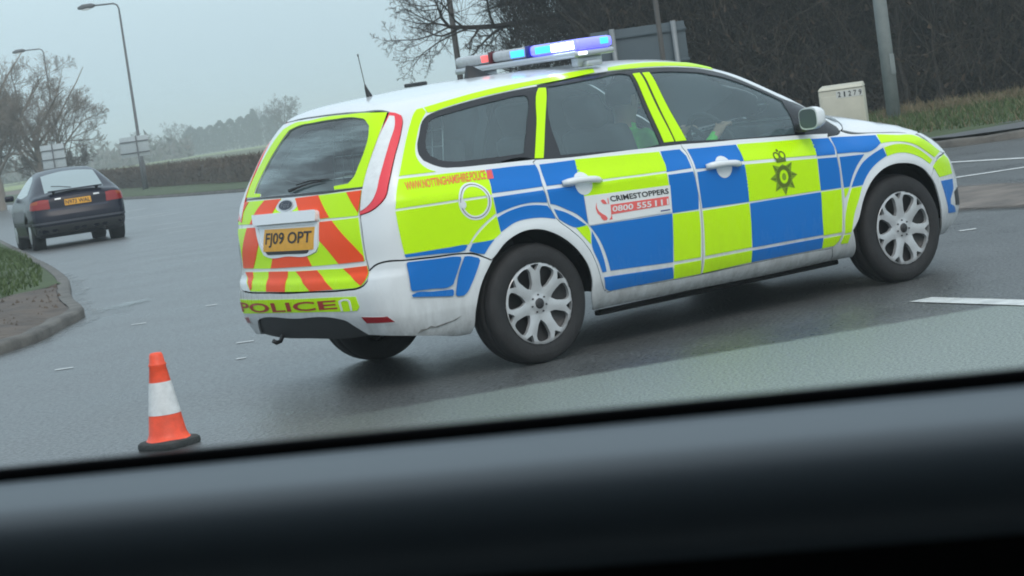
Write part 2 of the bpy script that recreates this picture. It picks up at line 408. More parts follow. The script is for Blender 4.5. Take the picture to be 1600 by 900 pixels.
def text_tris(s, bold=0, font=None):
    cu = bpy.data.curves.new('lettering', 'FONT'); cu.body = s; cu.resolution_u = 3; cu.offset = bold; cu.fill_mode = 'FRONT'
    o = bpy.data.objects.new('lettering', cu); col.objects.link(o)
    dg = bpy.context.evaluated_depsgraph_get(); me = bpy.data.meshes.new_from_object(o.evaluated_get(dg)); me.calc_loop_triangles()
    v = np.array([tuple(q.co)[:2] for q in me.vertices]); f = np.array([tuple(t.vertices) for t in me.loop_triangles])
    bpy.data.objects.remove(o); bpy.data.curves.remove(cu); bpy.data.meshes.remove(me)
    return v, f
def skin_text(name, s, body, pr, quad, material, parent, off=.004, bold=0., wide=None):
    """lettering laid on the body: quad = baseline left, baseline right, top left, top right"""
    v, f = text_tris(s, bold); lo, hi = v.min(0), v.max(0); t = (v-lo)/(hi-lo)
    a, b, c, d = [np.array(q) for q in quad]
    q = (1-t[:, :1])*(1-t[:, 1:])*a+t[:, :1]*(1-t[:, 1:])*b+(1-t[:, :1])*t[:, 1:]*c+t[:, :1]*t[:, 1:]*d
    P, Nn = project(body, pr, q); tri = P[f]; fn = np.cross(tri[:, 1]-tri[:, 0], tri[:, 2]-tri[:, 0])
    fl = (fn*Nn[f].mean(1)).sum(1) < 0; f = f.copy(); f[fl] = f[fl][:, ::-1]
    return mesh_obj(name, P+Nn*off, f, material, parent, smooth=False)
def shrink(name, body, lo, hi, res, material, parent, off=0, keep=None, axis_c=None):
    """a closed box grid relaxed on to the body surface"""
    bm = bmesh.new(); n = res; V = []; F = []; ids = {}
    def vid(i, j, k):
        if (i, j, k) not in ids: ids[(i, j, k)] = len(V); V.append((i, j, k))
        return ids[(i, j, k)]
    for a in range(3):
        b, c = (a+1) % 3, (a+2) % 3
        for s in (0, n[a]):
            for i in range(n[b]):
                for j in range(n[c]):
                    q = []
                    for di, dj in ((0, 0), (1, 0), (1, 1), (0, 1)):
                        t = [0, 0, 0]; t[a] = s; t[b] = i+di; t[c] = j+dj; q.append(vid(*t))
                    F.append(q if s else q[::-1])
    P = np.array(V, float)/np.array(n); P = np.array(lo)+P*(np.array(hi)-np.array(lo))
    for it in range(60):
        v = body.f(P)+off; P = P-body.n(P, 4e-3)*np.clip(v, -.05, .05)[:, None]*.8
    F = np.array(F)
    if keep is not None: F = F[keep(P[F].mean(1))]
    bm.free()
    return mesh_obj(name, P, F, material, parent)
TRACE_GET = lambda k: [tuple(q) for q in TRACE[k][1]]
TRACE = {
'yq_upper':('T',[(-0.457,0.191),(-0.562,0.197),(-0.662,0.204),(-0.588,0.309),(-0.521,0.398),(-0.466,0.462),(-0.426,0.503),(-0.396,0.523),(-0.361,0.523),(-0.356,0.496),(-0.384,0.475),(-0.419,0.445),(-0.476,0.376),(-0.513,0.322),(-0.527,0.284),(-0.522,0.245),(-0.496,0.212)]),
'y_cant_a':('T',[(-0.350,0.524),(-0.254,0.530),(-0.098,0.541),(0.059,0.549),(0.217,0.553),(0.302,0.555),(0.471,0.565),(0.654,0.586),(0.791,0.590),(0.767,0.550),(0.607,0.536),(0.438,0.527),(0.276,0.524),(0.189,0.518),(0.033,0.514),(-0.122,0.507),(-0.238,0.498),(-0.323,0.489),(-0.350,0.492)]),
'y_cant_b':('T',[(0.886,0.580),(1.037,0.592),(1.181,0.584),(1.288,0.573),(1.409,0.571),(1.567,0.594),(1.646,0.575),(1.591,0.501),(1.515,0.513),(1.436,0.520),(1.323,0.530),(1.211,0.537),(1.102,0.543),(0.988,0.544),(0.859,0.552)]),
'yq_mid':('S',[(-0.670,1.059),(-0.583,1.056),(-0.491,1.052),(-0.399,1.049),(-0.295,1.043),(-0.188,1.036),(-0.184,1.009),(-0.189,0.973),(-0.205,0.908),(-0.301,0.911),(-0.396,0.913),(-0.493,0.914),(-0.590,0.915),(-0.671,0.916),(-0.740,0.916),(-0.725,0.964),(-0.696,1.018)]),
'yq_low':('S',[(-0.742,0.904),(-0.674,0.904),(-0.593,0.903),(-0.495,0.901),(-0.398,0.900),(-0.302,0.898),(-0.205,0.897),(-0.200,0.844),(-0.199,0.812),(-0.246,0.787),(-0.305,0.749),(-0.350,0.709),(-0.374,0.680),(-0.466,0.682),(-0.558,0.683),(-0.649,0.684),(-0.734,0.685),(-0.738,0.718),(-0.742,0.782),(-0.744,0.851)]),
'yq_arc':('S',[(-0.198,0.797),(-0.193,0.767),(-0.189,0.707),(-0.231,0.684),(-0.358,0.684),(-0.323,0.716),(-0.271,0.755)]),
'bq_a':('S',[(-0.735,0.683),(-0.655,0.682),(-0.567,0.681),(-0.479,0.679),(-0.392,0.678),(-0.385,0.675),(-0.403,0.653),(-0.425,0.650),(-0.529,0.657),(-0.633,0.664),(-0.731,0.669)]),
'bq_b':('S',[(-0.355,0.679),(-0.231,0.681),(-0.257,0.660),(-0.298,0.617),(-0.334,0.626),(-0.378,0.646)]),
'bq_c':('S',[(-0.732,0.640),(-0.725,0.644),(-0.639,0.640),(-0.548,0.635),(-0.457,0.630),(-0.433,0.625),(-0.431,0.612),(-0.471,0.536),(-0.494,0.494),(-0.510,0.487),(-0.618,0.491),(-0.724,0.496),(-0.731,0.507)]),
'bq_d':('S',[(-0.730,0.477),(-0.719,0.482),(-0.611,0.476),(-0.501,0.469),(-0.495,0.461),(-0.498,0.439),(-0.506,0.435),(-0.616,0.451),(-0.725,0.467)]),
'bq_e':('S',[(-0.411,0.622),(-0.393,0.622),(-0.335,0.603),(-0.329,0.589),(-0.357,0.537),(-0.394,0.477),(-0.419,0.442),(-0.442,0.427),(-0.477,0.429),(-0.485,0.440),(-0.474,0.484),(-0.456,0.540)]),
'bq_f':('S',[(-0.179,1.036),(-0.091,1.033),(-0.003,1.030),(0.112,1.022),(0.117,1.002),(0.103,0.907),(0.001,0.909),(-0.099,0.912),(-0.199,0.915),(-0.183,0.982),(-0.181,1.014)]),
'bq_g':('S',[(-0.199,0.894),(-0.101,0.892),(-0.002,0.890),(0.099,0.888),(0.107,0.864),(0.110,0.822),(0.025,0.835),(-0.064,0.833),(-0.147,0.819),(-0.193,0.808)]),
'bq_h':('S',[(-0.193,0.789),(-0.150,0.804),(-0.080,0.819),(-0.011,0.824),(0.057,0.817),(0.108,0.806),(0.129,0.776),(0.146,0.731),(0.066,0.750),(-0.006,0.756),(-0.088,0.751),(-0.185,0.713)]),
'bd_a':('S',[(0.138,1.019),(0.247,1.016),(0.360,1.013),(0.359,0.945),(0.347,0.898),(0.236,0.902),(0.129,0.906)]),
'yd_a':('S',[(0.361,1.016),(0.452,1.010),(0.543,1.005),(0.635,0.999),(0.729,0.994),(0.823,0.988),(0.918,0.982),(0.925,0.915),(0.916,0.877),(0.803,0.880),(0.692,0.884),(0.583,0.888),(0.474,0.892),(0.341,0.901)]),
'yd_b':('S',[(0.350,0.883),(0.441,0.880),(0.533,0.877),(0.626,0.875),(0.720,0.871),(0.815,0.868),(0.910,0.865),(0.912,0.800),(0.816,0.804),(0.720,0.807),(0.625,0.811),(0.531,0.814),(0.439,0.817),(0.347,0.821)]),
'decal':('S',[(0.343,0.821),(0.918,0.799),(0.908,0.657),(0.348,0.667)]),
'bd_b':('S',[(0.123,0.887),(0.232,0.884),(0.343,0.882),(0.342,0.779),(0.345,0.677),(0.299,0.724),(0.219,0.772),(0.150,0.806),(0.130,0.812)]),
'bd_c':('S',[(0.146,0.783),(0.216,0.754),(0.295,0.702),(0.335,0.671),(0.261,0.669),(0.214,0.692),(0.167,0.726)]),
'yd_c':('S',[(0.266,0.666),(0.340,0.668),(0.350,0.649),(0.346,0.568),(0.301,0.620)]),
'bd_d':('S',[(0.358,0.661),(0.466,0.659),(0.575,0.656),(0.685,0.653),(0.796,0.651),(0.909,0.648),(0.895,0.512),(0.880,0.389),(0.772,0.394),(0.666,0.400),(0.561,0.405),(0.457,0.410),(0.446,0.471),(0.406,0.586)]),
'bd_e':('S',[(0.365,0.633),(0.404,0.537),(0.423,0.457),(0.428,0.410),(0.398,0.409),(0.383,0.463),(0.352,0.554)]),
'bd_f':('S',[(0.406,0.382),(0.525,0.377),(0.640,0.372),(0.756,0.367),(0.874,0.362),(0.885,0.300),(0.779,0.301),(0.675,0.302),(0.573,0.303),(0.470,0.304),(0.440,0.306),(0.414,0.324)]),
'bd_g':('S',[(0.930,0.983),(1.060,0.977),(1.088,0.936),(1.087,0.869),(0.913,0.871),(0.923,0.906)]),
'bd_h':('S',[(0.919,0.855),(1.091,0.850),(1.099,0.797),(1.103,0.713),(1.094,0.644),(0.913,0.649),(0.916,0.740)]),
'yd_d':('S',[(0.914,0.643),(1.096,0.635),(1.092,0.528),(1.073,0.385),(0.888,0.390),(0.896,0.475),(0.904,0.559)]),
'yd_e':('S',[(0.887,0.372),(1.074,0.368),(1.076,0.295),(0.885,0.296)]),
'bf_a':('S',[(1.112,0.971),(1.225,0.964),(1.340,0.958),(1.457,0.951),(1.466,0.899),(1.460,0.858),(1.315,0.858),(1.173,0.857),(1.116,0.860),(1.120,0.927)]),
'bf_b':('S',[(1.120,0.843),(1.230,0.842),(1.343,0.840),(1.456,0.839),(1.461,0.728),(1.454,0.633),(1.342,0.637),(1.231,0.641),(1.122,0.645),(1.120,0.711)]),
'yf_a':('S',[(1.122,0.631),(1.231,0.629),(1.341,0.627),(1.453,0.625),(1.452,0.512),(1.440,0.383),(1.327,0.384),(1.216,0.385),(1.106,0.386),(1.118,0.524)]),
'yf_b':('S',[(1.102,0.368),(1.214,0.367),(1.327,0.366),(1.441,0.365),(1.440,0.301),(1.323,0.299),(1.207,0.297),(1.092,0.295)]),
'yf_c':('S',[(1.467,0.951),(1.572,0.944),(1.678,0.936),(1.785,0.929),(1.893,0.922),(2.002,0.915),(2.008,0.886),(1.990,0.820),(1.883,0.827),(1.777,0.834),(1.672,0.842),(1.568,0.849),(1.465,0.856),(1.467,0.895)]),
'yf_d':('S',[(1.460,0.838),(1.564,0.831),(1.669,0.824),(1.775,0.816),(1.882,0.809),(1.990,0.801),(1.987,0.711),(1.987,0.621),(1.879,0.624),(1.772,0.626),(1.666,0.628),(1.561,0.631),(1.457,0.633),(1.457,0.736)]),
'bf_c':('S',[(1.462,0.623),(1.566,0.621),(1.670,0.619),(1.775,0.616),(1.881,0.614),(1.988,0.611),(1.980,0.493),(1.975,0.371),(1.867,0.373),(1.761,0.375),(1.655,0.377),(1.551,0.378),(1.447,0.380),(1.455,0.509)]),
'bf_d':('S',[(1.445,0.363),(1.549,0.361),(1.654,0.359),(1.760,0.358),(1.867,0.356),(1.975,0.354),(1.970,0.295),(1.863,0.296),(1.756,0.297),(1.651,0.298),(1.546,0.299),(1.443,0.300)]),
'bf_e':('S',[(2.006,0.911),(2.134,0.900),(2.143,0.864),(2.132,0.805),(1.995,0.814),(1.997,0.858)]),
'bf_f':('S',[(1.996,0.799),(2.140,0.789),(2.147,0.701),(2.145,0.614),(1.991,0.619),(1.993,0.709)]),
'yf_e':('S',[(1.990,0.611),(2.145,0.606),(2.135,0.488),(2.118,0.364),(1.978,0.366),(1.982,0.491)]),
'yf_f':('S',[(1.981,0.348),(2.114,0.346),(2.100,0.319),(2.065,0.295),(1.973,0.294)]),
'bw_a':('S',[(2.155,0.901),(2.276,0.890),(2.400,0.879),(2.509,0.869),(2.505,0.821),(2.411,0.788),(2.278,0.798),(2.148,0.807),(2.154,0.848)]),
'bw_b':('S',[(2.162,0.787),(2.354,0.777),(2.284,0.719),(2.240,0.665),(2.210,0.611),(2.167,0.611),(2.164,0.701)]),
'bw_c':('S',[(2.510,0.794),(2.529,0.745),(2.451,0.718),(2.383,0.680),(2.334,0.635),(2.311,0.606),(2.225,0.606),(2.270,0.670),(2.333,0.730),(2.413,0.766)]),
'yw_a':('S',[(2.524,0.872),(2.671,0.849),(2.841,0.825),(2.908,0.793),(3.076,0.708),(2.976,0.681),(2.901,0.722),(2.806,0.773),(2.702,0.805),(2.603,0.818),(2.508,0.821)]),
'yw_b':('S',[(2.523,0.795),(2.605,0.802),(2.709,0.789),(2.801,0.756),(2.894,0.703),(2.944,0.670),(2.910,0.650),(2.841,0.690),(2.746,0.728),(2.655,0.748),(2.592,0.749),(2.534,0.742)]),
'yw_c':('S',[(2.166,0.605),(2.207,0.605),(2.191,0.578),(2.166,0.552)]),
'yw_d':('S',[(2.226,0.599),(2.304,0.599),(2.269,0.533),(2.224,0.454),(2.192,0.354),(2.144,0.352),(2.153,0.430),(2.186,0.527)]),
'yw_e':('S',[(2.140,0.344),(2.188,0.342),(2.172,0.294),(2.117,0.297)]),
'yb_a':('N',[(-0.765,0.683),(-0.710,0.652),(-0.707,0.560),(-0.883,0.560),(-0.935,0.629),(-0.896,0.651)]),
'bb_a':('N',[(-0.872,0.536),(-0.718,0.530),(-0.721,0.472),(-0.776,0.417),(-0.778,0.386),(-0.726,0.363),(-0.696,0.328),(-0.805,0.337),(-0.834,0.424)]),
'seam_rd':('S',[(0.123,1.044),(0.107,1.037),(0.115,0.990),(0.106,0.909),(0.113,0.837),(0.122,0.799),(0.157,0.727),(0.220,0.668),(0.294,0.594),(0.348,0.505),(0.375,0.419),(0.386,0.363),(0.406,0.314),(0.441,0.298),(0.448,0.299),(0.760,0.294),(1.088,0.288)]),
'seam_bd':('S',[(1.084,0.989),(1.099,0.958),(1.101,0.862),(1.102,0.778),(1.112,0.674),(1.107,0.545),(1.089,0.379),(1.078,0.292)]),
'seam_fd':('S',[(2.139,0.909),(2.146,0.868),(2.147,0.798),(2.155,0.700),(2.155,0.593),(2.144,0.487),(2.126,0.353),(2.101,0.314),(2.065,0.295),(2.054,0.282)]),
'sill_top':('S',[(1.088,0.288),(1.207,0.289),(1.328,0.290),(1.450,0.291),(1.580,0.290),(1.711,0.289),(1.844,0.288),(2.055,0.281),(1.944,0.282),(1.833,0.282),(1.724,0.283),(1.615,0.284),(1.508,0.285),(1.401,0.285),(1.296,0.286),(1.191,0.287)]),
'sill_bot':('S',[(0.366,0.210),(0.477,0.208),(0.580,0.208),(0.684,0.207),(0.790,0.206),(0.896,0.206),(1.004,0.205),(1.113,0.205),(1.217,0.203),(1.321,0.202),(1.427,0.201),(1.533,0.199),(1.642,0.198),(1.772,0.194),(1.906,0.190),(2.025,0.188),(2.149,0.185),(2.264,0.184),(2.161,0.184),(2.051,0.186),(1.941,0.187),(1.831,0.188),(1.724,0.189),(1.618,0.190),(1.513,0.191),(1.394,0.194),(1.285,0.196),(1.178,0.198),(1.073,0.200),(0.969,0.201),(0.867,0.202),(0.766,0.204),(0.667,0.205),(0.568,0.206),(0.471,0.207)]),
'wing_sill':('S',[(2.061,0.281),(2.092,0.204)]),
'arch_r':('S',[(-0.386,0.236),(-0.381,0.349),(-0.333,0.478),(-0.255,0.587),(-0.171,0.654),(-0.063,0.694),(0.031,0.692),(0.122,0.658),(0.212,0.595),(0.273,0.528),(0.318,0.446),(0.331,0.378),(0.330,0.295),(0.366,0.197),(0.268,0.203),(0.167,0.208),(0.071,0.213),(-0.022,0.218),(-0.114,0.223),(-0.204,0.227),(-0.293,0.231)]),
'arch_f':('S',[(2.261,0.183),(2.199,0.277),(2.207,0.361),(2.249,0.415),(2.305,0.527),(2.377,0.612),(2.471,0.668),(2.574,0.689),(2.663,0.684),(2.771,0.659),(2.865,0.608),(2.929,0.538),(2.971,0.435),(2.989,0.344),(3.014,0.244),(2.866,0.236),(2.721,0.228),(2.593,0.218),(2.479,0.207),(2.392,0.192)]),
'bump_top':('R',[(-0.576,0.625),(-0.622,0.656),(-0.650,0.662),(-0.738,0.657),(-0.796,0.652),(-0.859,0.647),(-0.980,0.641),(-1.044,0.629),(-1.094,0.604),(-1.124,0.586),(-1.046,0.592),(-0.969,0.598),(-0.896,0.605),(-0.829,0.611),(-0.767,0.617),(-0.708,0.622),(-0.646,0.625)]),
'bump_bot':('R',[(-0.595,0.291),(-0.705,0.274),(-0.808,0.249),(-0.932,0.220),(-0.987,0.222),(-0.910,0.235),(-0.840,0.249),(-0.777,0.263),(-0.719,0.275),(-0.660,0.285)]),
'bump_side':('S',[(-0.820,0.662),(-0.733,0.657),(-0.656,0.652),(-0.572,0.647),(-0.427,0.641),(-0.355,0.629),(-0.304,0.604),(-0.272,0.586),(-0.352,0.597),(-0.436,0.609),(-0.521,0.621),(-0.607,0.632),(-0.691,0.644),(-0.763,0.654)]),
'win_q':('T',[(0.246,0.445),(0.252,0.466),(0.243,0.476),(0.207,0.480),(0.084,0.478),(-0.069,0.473),(-0.221,0.465),(-0.334,0.457),(-0.364,0.447),(-0.409,0.389),(-0.441,0.341),(-0.454,0.304),(-0.445,0.273),(-0.409,0.246),(-0.354,0.228),(-0.211,0.214),(-0.069,0.207),(0.076,0.201),(0.109,0.247),(0.188,0.359)]),
'dlo_q':('T',[(0.349,0.513),(0.183,0.511),(0.028,0.507),(-0.126,0.500),(-0.242,0.492),(-0.318,0.484),(-0.359,0.476),(-0.399,0.454),(-0.451,0.391),(-0.496,0.325),(-0.505,0.287),(-0.495,0.256),(-0.454,0.227),(-0.407,0.206),(-0.342,0.196),(-0.155,0.182),(0.122,0.167)]),
'strip_d':('T',[(0.341,0.497),(0.349,0.502),(0.391,0.498),(0.391,0.493),(0.385,0.483),(0.276,0.319),(0.178,0.164),(0.126,0.170),(0.226,0.326)]),
'win_r':('T',[(0.409,0.502),(0.582,0.505),(0.752,0.512),(0.966,0.506),(0.971,0.503),(0.951,0.314),(0.950,0.140),(0.804,0.134),(0.524,0.152),(0.291,0.165),(0.307,0.308),(0.337,0.392)]),
'strip_b1':('T',[(0.993,0.507),(1.043,0.508),(1.035,0.322),(1.047,0.141),(0.977,0.144),(0.977,0.320)]),
'strip_b2':('T',[(1.060,0.506),(1.108,0.504),(1.108,0.305),(1.132,0.137),(1.058,0.140),(1.051,0.317)]),
'win_f':('T',[(1.116,0.502),(1.213,0.497),(1.360,0.483),(1.470,0.469),(1.540,0.453),(1.610,0.436),(1.719,0.386),(1.751,0.370),(1.854,0.313),(1.921,0.275),(1.942,0.262),(1.934,0.230),(1.936,0.178),(1.929,0.126),(1.914,0.085),(1.699,0.096),(1.431,0.111),(1.312,0.121),(1.137,0.133),(1.115,0.310)]),
'dlo_top':('T',[(0.351,0.515),(0.353,0.521),(0.613,0.542),(0.866,0.546),(1.074,0.538),(1.070,0.534),(1.203,0.529),(1.351,0.517),(1.464,0.506),(1.559,0.489),(1.639,0.464),(1.740,0.406),(1.769,0.387),(1.869,0.327),(1.976,0.268),(2.095,0.227),(2.189,0.151),(2.228,0.115),(2.264,0.086),(2.268,0.067)]),
'dlo_bot':('T',[(2.264,0.063),(2.249,0.057),(1.996,0.074),(1.696,0.091),(1.428,0.107),(1.382,0.108),(1.083,0.126),(0.718,0.137),(0.599,0.141),(0.284,0.152),(0.123,0.165),(0.120,0.163)]),
'roofline':('T',[(-0.559,0.560),(-0.422,0.546),(-0.176,0.565)]),
'bonnet_edge':('S',[(2.470,1.002),(2.281,0.938),(2.274,0.922),(2.413,0.901),(2.528,0.882),(2.755,0.854),(2.873,0.830),(2.761,0.861),(2.659,0.892),(2.563,0.922),(2.502,0.950),(2.481,0.976)]),
'tg_right':('R',[(-0.712,1.397),(-0.672,1.307),(-0.638,1.229),(-0.600,1.114),(-0.578,1.034),(-0.564,1.004),(-0.558,0.910),(-0.559,0.894),(-0.561,0.862),(-0.564,0.798),(-0.568,0.694),(-0.574,0.642),(-0.575,0.610),(-0.570,0.579),(-0.549,0.556),(-0.521,0.545),(-0.450,0.540),(-0.181,0.539),(0.184,0.540),(0.497,0.534)]),
'tg_left':('R',[(0.497,0.534),(0.553,0.665),(0.572,0.749),(0.618,0.831),(0.646,0.886),(0.657,0.948),(0.645,1.028),(0.643,1.088),(0.567,1.143),(0.556,1.211),(0.541,1.278),(0.512,1.360),(0.513,1.387),(0.413,1.318),(0.382,1.248),(0.355,1.178),(0.324,1.109),(0.303,1.040),(0.303,0.970),(0.313,0.899),(0.335,0.828),(0.376,0.756),(0.434,0.681),(0.480,0.607)]),
'tg_top':('R',[(0.513,1.387),(0.423,1.406),(0.178,1.418),(-0.081,1.425),(-0.337,1.423),(-0.535,1.416),(-0.712,1.398),(-0.616,1.397),(-0.499,1.396),(-0.354,1.394),(-0.176,1.393),(0.033,1.391),(0.259,1.390)]),
'tg_glass':('R',[(0.488,1.057),(0.493,1.103),(0.466,1.218),(0.404,1.312),(0.363,1.370),(0.275,1.385),(0.040,1.394),(-0.221,1.398),(-0.498,1.388),(-0.556,1.376),(-0.596,1.341),(-0.597,1.290),(-0.571,1.204),(-0.543,1.144),(-0.523,1.099),(-0.485,1.067),(-0.384,1.061),(-0.390,1.041),(-0.219,1.042),(-0.011,1.042),(0.180,1.041),(0.384,1.039),(0.398,1.055)]),
'tg_yel':('R',[(0.586,1.038),(0.597,1.104),(0.570,1.221),(0.512,1.329),(0.477,1.380),(0.398,1.399),(0.138,1.407),(-0.105,1.415),(-0.338,1.413),(-0.518,1.410),(-0.701,1.396),(-0.658,1.290),(-0.618,1.187),(-0.587,1.090),(-0.578,1.044),(-0.491,1.044),(-0.392,1.044),(-0.384,1.061),(-0.485,1.067),(-0.523,1.099),(-0.543,1.144),(-0.571,1.204),(-0.597,1.290),(-0.596,1.341),(-0.556,1.376),(-0.498,1.388),(-0.221,1.398),(0.040,1.394),(0.275,1.385),(0.363,1.370),(0.404,1.312),(0.466,1.218),(0.493,1.103),(0.489,1.058),(0.398,1.055),(0.392,1.039)]),
'tg_black':('R',[(0.585,1.031),(0.391,1.037),(0.182,1.039),(-0.012,1.040),(-0.221,1.041),(-0.392,1.041),(-0.492,1.042),(-0.578,1.042),(-0.576,1.036),(-0.464,1.033),(-0.329,1.029),(-0.153,1.028),(0.052,1.027),(0.212,1.027),(0.383,1.027),(0.583,1.024)]),
'yt_a':('R',[(0.610,1.016),(0.342,1.020),(0.120,1.021),(0.133,0.986),(0.096,0.962),(0.103,0.951),(0.360,0.943),(0.361,0.900),(0.647,0.895),(0.653,0.934)]),
'yt_b':('R',[(-0.036,1.018),(-0.204,1.021),(-0.348,1.024),(-0.469,1.026),(-0.571,1.027),(-0.563,0.976),(-0.549,0.904),(-0.435,0.904),(-0.298,0.904),(-0.289,0.941),(-0.266,0.948),(-0.025,0.950),(-0.034,0.986)]),
'yt_c':('R',[(0.642,0.874),(0.360,0.881),(0.284,0.785),(0.249,0.734),(0.206,0.722),(-0.007,0.723),(-0.201,0.724),(-0.267,0.738),(-0.287,0.776),(-0.294,0.889),(-0.434,0.892),(-0.550,0.895),(-0.557,0.798),(-0.562,0.675),(-0.414,0.671),(-0.215,0.667),(-0.025,0.666),(0.185,0.663),(0.542,0.662),(0.576,0.798)]),
'yt_d':('R',[(0.510,0.642),(0.291,0.646),(0.114,0.646),(-0.049,0.645),(-0.198,0.646),(-0.327,0.647),(-0.435,0.646),(-0.572,0.651),(-0.575,0.610),(-0.563,0.580),(-0.542,0.556),(-0.522,0.549),(-0.451,0.545),(-0.329,0.545),(-0.181,0.542),(0.018,0.542),(0.191,0.544),(0.391,0.544),(0.450,0.587)]),
'o1':('R',[(0.602,1.016),(0.519,1.016),(0.614,0.924),(0.649,0.910),(0.653,0.934)]),
'o2':('R',[(0.313,1.019),(0.120,1.021),(0.190,0.950),(0.360,0.942),(0.367,0.923),(0.382,0.899),(0.440,0.898),(0.393,0.960)]),
'o3':('R',[(-0.039,1.018),(-0.265,1.023),(-0.367,0.908),(-0.298,0.905),(-0.289,0.941),(-0.266,0.948),(-0.098,0.950)]),
'o4':('R',[(-0.480,1.025),(-0.571,1.027),(-0.559,0.957),(-0.550,0.920)]),
'o5':('R',[(0.469,0.880),(0.358,0.881),(0.307,0.792),(0.345,0.724),(0.387,0.665),(0.535,0.662),(0.536,0.722),(0.501,0.813)]),
'o6':('R',[(0.157,0.722),(-0.017,0.723),(-0.178,0.723),(-0.215,0.668),(-0.025,0.666),(0.185,0.663)]),
'o7':('R',[(-0.294,0.889),(-0.386,0.891),(-0.449,0.826),(-0.508,0.764),(-0.559,0.701),(-0.560,0.675),(-0.414,0.671),(-0.346,0.748),(-0.292,0.796)]),
'o8':('R',[(0.506,0.642),(0.396,0.645),(0.371,0.562),(0.391,0.548),(0.432,0.588)]),
'o9':('R',[(0.207,0.647),(0.008,0.646),(0.018,0.542),(0.204,0.544)]),
'o10':('R',[(-0.068,0.644),(-0.255,0.646),(-0.376,0.545),(-0.208,0.542),(-0.150,0.586)]),
'o11':('R',[(-0.439,0.646),(-0.572,0.651),(-0.574,0.610),(-0.560,0.580),(-0.536,0.555)]),
'plate_lid':('R',[(0.375,0.940),(0.193,0.943),(0.024,0.945),(-0.136,0.947),(-0.277,0.948),(-0.290,0.934),(-0.288,0.893),(-0.153,0.892),(0.000,0.891),(0.163,0.889),(0.338,0.886)]),
'plate_recess':('R',[(0.356,0.885),(0.176,0.888),(0.009,0.890),(-0.148,0.891),(-0.286,0.891),(-0.281,0.764),(-0.262,0.741),(-0.201,0.724),(-0.007,0.724),(0.205,0.723),(0.246,0.734),(0.285,0.778)]),
'plate':('R',[(0.238,0.867),(-0.264,0.867),(-0.248,0.753),(0.246,0.752)]),
'badge':('R',[(0.048,0.985),(-0.023,0.987),(0.122,0.985),(0.058,1.010),(0.039,0.958)]),
'pol_strip':('R',[(0.593,0.492),(0.221,0.500),(0.038,0.502),(-0.131,0.503),(-0.279,0.505),(-0.402,0.505),(-0.502,0.502),(-0.512,0.449),(-0.498,0.431),(-0.449,0.429),(-0.350,0.431),(-0.234,0.432),(-0.099,0.431),(0.075,0.430),(0.264,0.427),(0.596,0.414),(0.595,0.456)]),
'pol_text':('R',[(0.593,0.477),(0.597,0.422),(-0.431,0.485),(-0.419,0.438)]),
'pol_n':('R',[(-0.429,0.435),(-0.433,0.482),(-0.469,0.486),(-0.480,0.473),(-0.478,0.432)]),
'diff':('R',[(0.572,0.358),(0.516,0.379),(0.441,0.391),(0.226,0.395),(0.042,0.394),(-0.113,0.395),(-0.251,0.395),(-0.368,0.393),(-0.404,0.384),(-0.460,0.342),(-0.512,0.299),(-0.424,0.310),(-0.324,0.320),(-0.209,0.330),(-0.079,0.338),(0.061,0.346),(0.207,0.353),(0.367,0.359)]),
'diff_bot':('R',[(0.569,0.333),(0.532,0.306),(0.442,0.296),(0.256,0.302),(0.089,0.304),(-0.068,0.306),(-0.211,0.307),(-0.378,0.304),(-0.512,0.299),(-0.425,0.307),(-0.325,0.314),(-0.211,0.321),(-0.080,0.326),(0.061,0.331),(0.208,0.335),(0.369,0.337)]),
'refl':('R',[(-0.512,0.396),(-0.635,0.387),(-0.660,0.357),(-0.531,0.362)]),
'light':('R',[(-0.713,1.395),(-0.750,1.387),(-0.783,1.370),(-0.788,1.350),(-0.776,1.293),(-0.733,1.159),(-0.706,1.050),(-0.687,0.978),(-0.657,0.944),(-0.612,0.917),(-0.561,0.905),(-0.562,0.929),(-0.578,1.028),(-0.600,1.114),(-0.638,1.229),(-0.672,1.307)]),
'light_clear':('R',[(-0.715,1.375),(-0.743,1.369),(-0.745,1.343),(-0.712,1.238),(-0.688,1.159),(-0.666,1.081),(-0.644,0.996),(-0.628,0.967),(-0.587,0.933),(-0.567,0.924),(-0.574,0.991),(-0.582,1.034),(-0.602,1.110),(-0.641,1.226),(-0.675,1.304)]),
'filler':('S',[(-0.310,0.892),(-0.225,0.889),(-0.394,0.895),(-0.276,0.977),(-0.321,0.805)]),
'url':('S',[(-0.661,0.996),(-0.200,0.989),(-0.652,1.038),(-0.188,1.036)]),
'url_k':('S',[(-0.180,1.032),(-0.149,1.032),(-0.156,0.987),(-0.194,0.987)]),
'handle_r':('S',[(0.221,0.902),(0.466,0.885),(0.354,0.887)]),
'handle_f':('S',[(1.182,0.859),(1.422,0.842),(1.309,0.845)]),
'crest':('S',[(1.726,0.734),(1.823,0.737),(1.625,0.739),(1.729,0.634),(1.721,0.811),(1.744,0.872),(1.719,0.831)]),
'headlight':('N',[(-0.914,0.823),(-0.765,0.792),(-0.773,0.743),(-0.799,0.712)]),
'dtxt':('S',[(0.509,0.768),(0.901,0.756),(0.503,0.798),(0.900,0.785)]),
'dbar':('S',[(0.501,0.702),(0.894,0.697),(0.504,0.753),(0.896,0.742)]),
'dnum':('S',[(0.509,0.714),(0.889,0.699),(0.514,0.744),(0.891,0.730)]),
'logo':('S',[(0.361,0.774),(0.372,0.695),(0.477,0.680),(0.485,0.796),(0.419,0.774)]),
